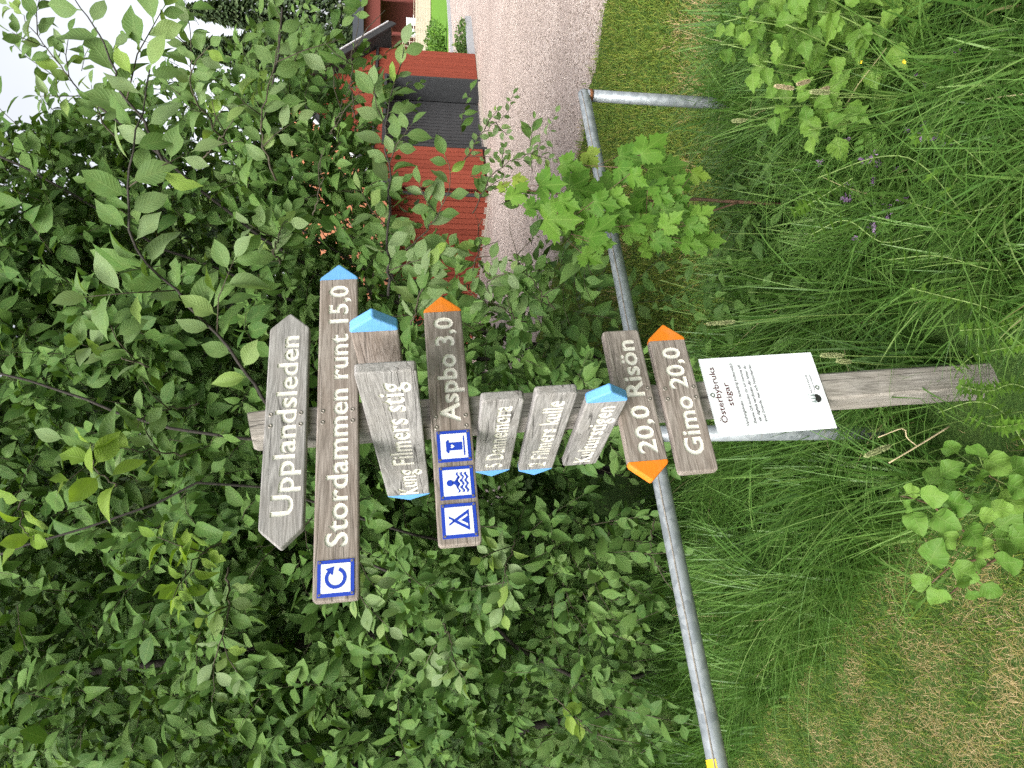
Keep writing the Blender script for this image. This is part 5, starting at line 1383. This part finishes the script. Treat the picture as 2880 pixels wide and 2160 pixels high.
# purple vetch
def vetch(x, y, h, i):
    t = thing('vetch_plant', 'low vetch with small purple flowers among the grass', 'wildflower', (x, y, 0), 'purple vetch plants in the meadow')
    lean = rng.normal(size=2) * 0.08
    pts = curve(np.array([(0, 0, 0), (lean[0] * 0.5, lean[1] * 0.5, h * 0.55), (lean[0], lean[1], h)]), 10)
    mb = MB(); mb.tube(pts, np.linspace(0.0016, 0.0008, 10), 4); mb.build('stem', m_stem, t, True)
    lv = MB()
    for k in range(7):
        p = pts[2 + k]; a = rng.uniform(0, 6.28); ax = np.array([math.cos(a), math.sin(a), 0.2])
        for j in range(6):
            for sg in (-1, 1):
                b = p + ax * (0.012 + 0.009 * j); sd = np.array([-ax[1], ax[0], 0.1]) * sg
                lv.inst(T_HERB[0], b[None], (sd + ax * 0.4)[None], np.array([[0.0, -0.4, 0.9]]), 0.018, np.array([0.4 + 0.3 * rng.random()]))
    lv.build('leaflets', m_herb_a, t, True, kind='stuff')
    for k in range(2):
        p = pts[-1 - 3 * k] + np.array([rng.normal() * 0.01, -0.012, 0.008]); fl = MB()
        for j in range(6):
            fl.inst(T_CL, (p + rng.normal(size=3) * 0.003)[None], rng.normal(size=(1, 3)) + np.array([[0, -0.3, 0.6]]), rng.normal(size=(1, 3)) + np.array([[0, -1, 0.0]]), 0.019, np.array([0.5]))
        fl.build('flower', m_purple, t, True)
for i, (u, v) in enumerate([(1700, 2340), (1650, 2370), (1750, 2420), (1720, 2460), (1700, 2530), (1660, 2440), (1860, 2580), (1830, 2590), (1600, 2340), (1640, 2500), (1800, 2540), (1600, 2420), (1570, 2440), (1710, 2650), (1750, 2560), (1690, 2400), (1770, 2350)]):
    h = rng.uniform(0.20, 0.30); y = 1.95 - (v - 2340) / 300 * 0.3; p = P(u, v, y); vetch(p[0], p[1], max(0.12, p[2]), i)
# yellow avens flowers
for i, (u, v, Y) in enumerate([(1984, 2540, 1.62), (1985, 2418, 1.75), (2090, 2374, 1.8), (2120, 2486, 1.7)]):
    p = P(u, v, Y)
    t = thing('yellow_wildflower', ['yellow five-petalled flower lowest beside the canes', 'yellow five-petalled flower in the middle of the canes', 'small yellow flower high among the canes', 'yellow flower by the right picture edge among the canes'][i], 'wildflower', (p[0], p[1], 0))
    mb = MB(); mb.tube(curve(np.array([(0.03, 0.03, 0), (0.01, 0.01, p[2] * 0.6), (0, 0, p[2])]), 8), 0.0009, 4); mb.build('stem', m_stem, t, True)
    for j in range(5):
        a = j * 1.2566; fl = MB()
        d = np.array([[math.cos(a), -0.35, math.sin(a)]]); fl.inst(leaf_template([(0, 0.1), (0.5, 0.4), (0.85, 0.3), (1, 0)], 0.1, -0.1, pet=0.05), np.array([[0, -0.001, p[2]]]), d, np.array([[0, -1.0, 0.3]]), 0.0065, np.array([0.5])); fl.build('petal', m_yellow, t, True)
# flowering grass stalks
def stalk(x, y, pts, head, hr, mat, label, group=None):
    t = thing('grass_stalk', label, 'grass stalk', (x, y, 0), group)
    W = curve(np.array(pts), 16); mb = MB(); mb.tube(W, np.linspace(0.0015, 0.0009, 16), 4); mb.build('stem', m_stem if mat is not m_straw else m_straw, t, True)
    dr = nrm(W[-1] - W[-2]); hd = MB(); n = 260
    s_ = rng.random(n); a = rng.uniform(0, 6.28, n); r = hr * np.sin(np.pi * (0.08 + 0.86 * s_)) ** 0.5
    A = nrm(np.cross(dr, [0.3, 0.9, 0.1])); Bv = np.cross(dr, A)
    p = W[-1] - dr * 0.005 + dr * (s_ * head)[:, None] + (np.cos(a) * r)[:, None] * A + (np.sin(a) * r)[:, None] * Bv
    hd.inst(T_CL, p, dr + (np.cos(a))[:, None] * A * 0.5 + (np.sin(a))[:, None] * Bv * 0.5, rng.normal(size=(n, 3)), 0.007, rng.random(n))
    hd.tube(np.array([W[-1] - dr * 0.004, W[-1] + dr * head * 0.5, W[-1] + dr * head]), [hr * 0.4, hr * 0.55, hr * 0.2], 6); hd.build('seed_head', mat, t, True)
for i, (uv, Y, hd, hr, mt, lab) in enumerate([
    ((1912, 2230, 1), 1.72, 0.055, 0.0032, m_seed, 'foxtail grass with thick straw-coloured head above the canes'),
    ((1932, 2275, 1), 1.74, 0.040, 0.0032, m_seed, 'foxtail grass with short straw-coloured head beside the thick one'),
    ((1914, 2330, 1), 1.74, 0.035, 0.003, m_seed, 'foxtail grass with small pale head among the canes'),
    ((1900, 2330, 1), 1.66, 0.055, 0.004, m_seed_g, 'tall straight grass stalk with slim pale green head'),
    ((1822, 2095, 1), 1.95, 0.045, 0.003, m_seed_g, 'lone grass stalk with whitish head beyond the canes'),
    ((1160, 2370, 1), 1.62, 0.065, 0.004, m_seed_g, 'green seed head touching the lower edge of the notice sheet'),
    ((1142, 2390, 1), 1.62, 0.040, 0.0035, m_seed_g, 'shorter green seed head below the notice sheet'),
    ((1255, 2065, 1), 1.75, 0.080, 0.003, m_seed_g, 'thin leaning grass spike rising left of the canes'),
    ((905, 2500, 1), 1.45, 0.070, 0.004, m_seed_g, 'drooping grass head over the mown grass')]):
    p = P(uv[0], uv[1], Y); bx_, by_ = p[0] + rng.normal() * 0.05, p[1] + 0.03
    stalk(bx_, by_, [(0, 0, 0), ((p[0] - bx_) * 0.4, (p[1] - by_) * 0.4, p[2] * 0.6), (p[0] - bx_, p[1] - by_, p[2])], hd, hr, mt, lab)
# dry brown stalk left of the post foot
p0, p1, p2 = P(950, 2640, 1.42), P(860, 2520, 1.4), P(1000, 2600, 1.42)
DSK = thing('dry_stalk', 'dry brown forked stalk lying in the grass left of the post', 'dead stalk', (p0[0], p0[1], p0[2] - 0.05))
ro_ = np.array(DSK.matrix_world.translation)
mb = MB(); mb.tube(curve(np.array([P(960, 2670, 1.45), P(905, 2580, 1.42), P(858, 2500, 1.40)]), 10) - ro_, np.linspace(0.0022, 0.0014, 10), 5); mb.build('stem', m_straw, DSK, True)
mb = MB(); mb.tube(curve(np.array([P(905, 2580, 1.42), P(930, 2550, 1.41), P(955, 2540, 1.40), P(930, 2470, 1.40)]), 10) - ro_, 0.0011, 5); mb.build('side_stem', m_straw, DSK, True)
# cleavers: whorled stems scrambling over the grass
def cleaver(pts, i):
    W = curve(np.array(pts), 26)
    t = thing('cleavers_stem', 'scrambling bright green stem with star-shaped whorls of leaves', 'weed', (W[0][0], W[0][1], 0), 'cleavers scrambling through the meadow')
    r = np.array([W[0][0], W[0][1], 0]); mb = MB(); mb.tube(W - r, 0.0015, 4); mb.build('stem', m_stem, t, True)
    lv = MB()
    for k in range(2, 26, 2):
        dr = nrm(W[min(k + 1, 25)] - W[k - 1]); A = nrm(np.cross(dr, [0.2, 0.5, 0.8])); Bv = np.cross(dr, A); n = 7
        a = np.arange(n) * 2 * np.pi / n + rng.uniform(0, 1); d = np.cos(a)[:, None] * A + np.sin(a)[:, None] * Bv + dr * 0.25
        lv.inst(T_HERB[2], np.repeat((W[k] - r)[None], n, 0), d, np.repeat(dr[None], n, 0), 0.026 * rng.uniform(0.8, 1.2), 0.6 + 0.4 * rng.random(n))
    lv.build('whorls', m_herb_a, t, True, kind='stuff')
CL = [[(1300, 2900, 1.42), (1500, 2750, 1.46), (1690, 2600, 1.55), (1720, 2480, 1.6), (1660, 2300, 1.68)], [(1500, 2950, 1.4), (1640, 2820, 1.44), (1780, 2660, 1.5), (1770, 2560, 1.58)],
      [(880, 2900, 1.36), (1000, 2820, 1.38), (1030, 2740, 1.4), (1000, 2640, 1.44)], [(1200, 2930, 1.38), (1180, 2820, 1.40), (1160, 2740, 1.44), (1120, 2690, 1.46)], [(1420, 2930, 1.4), (1400, 2800, 1.44), (1440, 2640, 1.5), (1430, 2500, 1.56)],
      [(1250, 2900, 1.4), (1300, 2760, 1.44), (1330, 2640, 1.48), (1350, 2560, 1.5)], [(1600, 2930, 1.4), (1580, 2800, 1.44), (1560, 2680, 1.5), (1590, 2560, 1.56)], [(1050, 2920, 1.36), (1080, 2850, 1.38), (1060, 2780, 1.40), (1075, 2700, 1.42)],
      [(1800, 2920, 1.42), (1760, 2800, 1.46), (1700, 2720, 1.5), (1640, 2680, 1.52)], [(1350, 2930, 1.38), (1250, 2840, 1.4), (1230, 2700, 1.44)], [(980, 2930, 1.34), (960, 2800, 1.36), (990, 2720, 1.4)],
      [(1500, 2600, 1.6), (1480, 2480, 1.66), (1540, 2380, 1.7), (1500, 2280, 1.76)], [(1660, 2400, 1.7), (1600, 2300, 1.76), (1560, 2230, 1.82)]]
for i, s_ in enumerate(CL): cleaver([P(*p) for p in s_], i)

# ------------------------------------------------------------------ grass
def blades(n, x, y, h, w, az, lean, curl, rnd, seg=4, z0=None):
    s = np.linspace(0, 1, seg + 1)
    dx, dy = np.cos(az), np.sin(az)
    hor = (lean[:, None] * s + curl[:, None] * s ** 2.2) * h[:, None]
    ver = h[:, None] * (s - 0.42 * np.minimum(1.4, lean + curl)[:, None] ** 1.3 * s ** 2.4)
    px = x[:, None] + dx[:, None] * hor; py = y[:, None] + dy[:, None] * hor; pz = np.maximum(ver, 0.004) + (0 if z0 is None else z0[:, None])
    pz[:, 0] = -0.005 if z0 is None else z0
    tw = rng.uniform(0, 6.28, n); wx, wy = -dy * np.cos(tw * 0.25) + dx * 0.3 * np.sin(tw), dx * np.cos(tw * 0.25) + dy * 0.3 * np.sin(tw)
    ww = (w[:, None] * np.clip(1.15 - s ** 1.6, 0.06, 1))[:, :, None] * np.stack([wx, wy, 0.25 * np.sin(tw)], 1)[:, None] / 2
    Pm = np.stack([px, py, pz], 2)
    V = np.stack([Pm - ww, Pm + ww], 2).reshape(-1, 3)
    k = (seg + 1) * 2
    f = np.array([[2 * i, 2 * i + 1, 2 * i + 3, 2 * i + 2] for i in range(seg)])
    mb = MB(); mb.add(V, (f[None] + (np.arange(n) * k)[:, None, None]).reshape(-1, 4), np.repeat(rnd, k)); return mb

def smooth_noise(x, y, f, seed):
    r = np.random.default_rng(seed); v = np.zeros_like(x)
    for o in range(5):
        kx, ky, ph = r.normal() * f * 1.6 ** o, r.normal() * f * 1.6 ** o, r.uniform(0, 6.28)
        v += np.sin(kx * x + ky * y + ph) / 1.25 ** o
    return v / 2.6

LAWN_B = np.array([(-0.22, 1.15), (-0.30, 1.45), (-0.46, 1.75), (-0.68, 2.05), (-1.0, 2.4), (-1.45, 2.75), (-2.2, 3.2), (-3.2, 3.6)])
def lawn_left(x, y):      # signed: > 0 on the mown side
    xb = np.interp(y, LAWN_B[:, 1], LAWN_B[:, 0]); return xb - x
# tall meadow grass in tussocks
def tall(n, xr, yr, hh, cond, lo=0.0, hi=0.95, clump=34):
    nc = n // clump; cx = rng.uniform(*xr, nc); cyy = rng.uniform(*yr, nc); ok = cond(cx, cyy); cx, cyy = cx[ok], cyy[ok]; nc = len(cx)
    x = np.repeat(cx, clump) + rng.normal(size=nc * clump) * 0.035; y = np.repeat(cyy, clump) + rng.normal(size=nc * clump) * 0.035
    n = len(x); ca = 3.6 + rng.normal(size=nc) * 1.1; az = np.repeat(ca, clump) + rng.normal(size=n) * 0.7
    h = hh * np.repeat(rng.uniform(0.65, 1.2, nc), clump) * rng.uniform(0.5, 1.15, n)
    tone = np.repeat(rng.uniform(0, 0.45, nc), clump) + 0.55 * rng.random(n) ** 0.8
    rn = lo + (hi - lo) * tone; rn = np.where(rng.random(n) < 0.006, 1.0, rn)
    return blades(n, x, y, h, rng.uniform(0.0045, 0.0125, n), az, rng.uniform(0.02, 0.35, n), rng.uniform(0.1, 0.95, n) ** 1.3, rn, 6)
def link_mb(target, mb):
    for f, m_ in zip(mb.Fc, mb.mats): target.Fc.append(f + target.n); target.mats.append(m_)
    target.V += mb.V; target.R += mb.R; target.U += mb.U; target.n += mb.n
TG = MB()
post_xy = C3[:2] + (R3 @ PB)[:2]
notp = lambda x, y: ~((np.abs(x - post_xy[0] * y / post_xy[1]) < 0.20) & (y < post_xy[1] + 0.08))
link_mb(TG, tall(30000, (-1.3, 2.6), (1.42, 3.1), 0.40, lambda x, y: (lawn_left(x, y) < -0.03) & notp(x, y) & (y < 3.0 - 0.12 * x)))
link_mb(TG, tall(10000, (-0.3, 2.0), (1.10, 1.55), 0.27, lambda x, y: (lawn_left(x, y) < -0.08) & notp(x, y)))
link_mb(TG, tall(9000, (-2.6, 0.2), (2.3, 4.2), 0.30, lambda x, y: (lawn_left(x, y) < 0.05), 0.0, 0.7))
link_mb(TG, tall(5000, (0.9, 2.2), (1.9, 2.7), 0.40, lambda x, y: y > 1.8))
TG.build('meadow_grass', m_grass, None, False, kind='stuff', label='tall uncut meadow grass around the foot of the signpost', cat='grass')

# mown lawn, green with dry straw patches
LG = MB()
n = 135000
x = rng.uniform(-2.6, -0.1, n); y = 1.05 + (3.7 - 1.05) * rng.random(n) ** 1.5
ok = lawn_left(x, y) > -0.10 + 0.06 * rng.normal(size=n); x, y = x[ok], y[ok]; n = len(x)
dry = smooth_noise(x, y, 5.5, 3) + 0.5 * smooth_noise(x, y, 19, 5) + np.clip(0.55 - (y - 1.2) * 0.42, -0.6, 0.5)
isdry = (dry + rng.normal(size=n) * 0.4) > 0.05
rn = np.where(isdry, rng.uniform(0.66, 1.0, n), rng.uniform(0.0, 0.62, n))
h = np.where(isdry, rng.uniform(0.012, 0.035, n), rng.uniform(0.02, 0.05, n))
link_mb(LG, blades(n, x, y, h, np.where(isdry, 0.0016, 0.0026) * rng.uniform(0.7, 1.3, n), rng.uniform(0, 6.28, n), np.where(isdry, rng.uniform(0.6, 1.6, n), rng.uniform(0.1, 0.9, n)), rng.uniform(0.1, 0.6, n), rn, 2))
n = 170000
x = rng.uniform(-0.2, 5.2, n); y = rng.uniform(2.75, 8.6, n)
ed = np.interp(y, [p[1] for p in edge[:10]], [p[0] for p in edge[:10]])
ok = (x < ed - 0.03 + 0.09 * rng.normal(size=n)) & (rng.random(n) < np.clip((6.8 / (y + 1.0)) ** 1.6 * 0.8, 0.2, 1)); x, y = x[ok], y[ok]; n = len(x)
dry = smooth_noise(x, y, 3.5, 11) + rng.normal(size=n) * 0.35 + np.where((y < 4.0), 0.15, -0.25)
rn = np.where(dry > 0.85, rng.uniform(0.66, 0.95, n), rng.uniform(0.3, 0.66, n))
link_mb(LG, blades(n, x, y, rng.uniform(0.03, 0.07, n), rng.uniform(0.0045, 0.009, n), rng.uniform(0, 6.28, n), rng.uniform(0.2, 0.9, n), rng.uniform(0.1, 0.7, n), rn, 2))
LG.build('lawn_grass', m_lawn, None, False, kind='stuff', label='short mown grass with dry straw-coloured patches', cat='grass')

# loose stones on the nearer part of the drive
n = 26000
x = rng.uniform(0.2, 6.5, n); y = 4.0 + 7.5 * rng.random(n) ** 1.3
ed = np.interp(y, [p[1] for p in edge], [p[0] for p in edge]); ok = x > ed + 0.03 * rng.normal(size=n) - 0.02; x, y = x[ok], y[ok]; n = len(x)
oc = np.array([(1, 0, 0), (-1, 0, 0), (0, 1, 0), (0, -1, 0), (0, 0, 0.7), (0, 0, -0.7)], float)
of = np.array([[0, 2, 4], [2, 1, 4], [1, 3, 4], [3, 0, 4], [2, 0, 5], [1, 2, 5], [3, 1, 5], [0, 3, 5]])
pb = MB(); pb.inst((oc, [of], np.zeros((6, 2))), np.stack([x, y, np.full(n, 0.007)], 1), rng.normal(size=(n, 3)) * np.array([1, 1, 0.2]), rng.normal(size=(n, 3)) * 0.3 + np.array([0, 0, 1.0]), rng.uniform(0.004, 0.011, n), rng.random(n))
pb.build('loose_gravel', m_pebble, None, True, kind='stuff', label='loose pinkish stones scattered over the drive', cat='gravel')
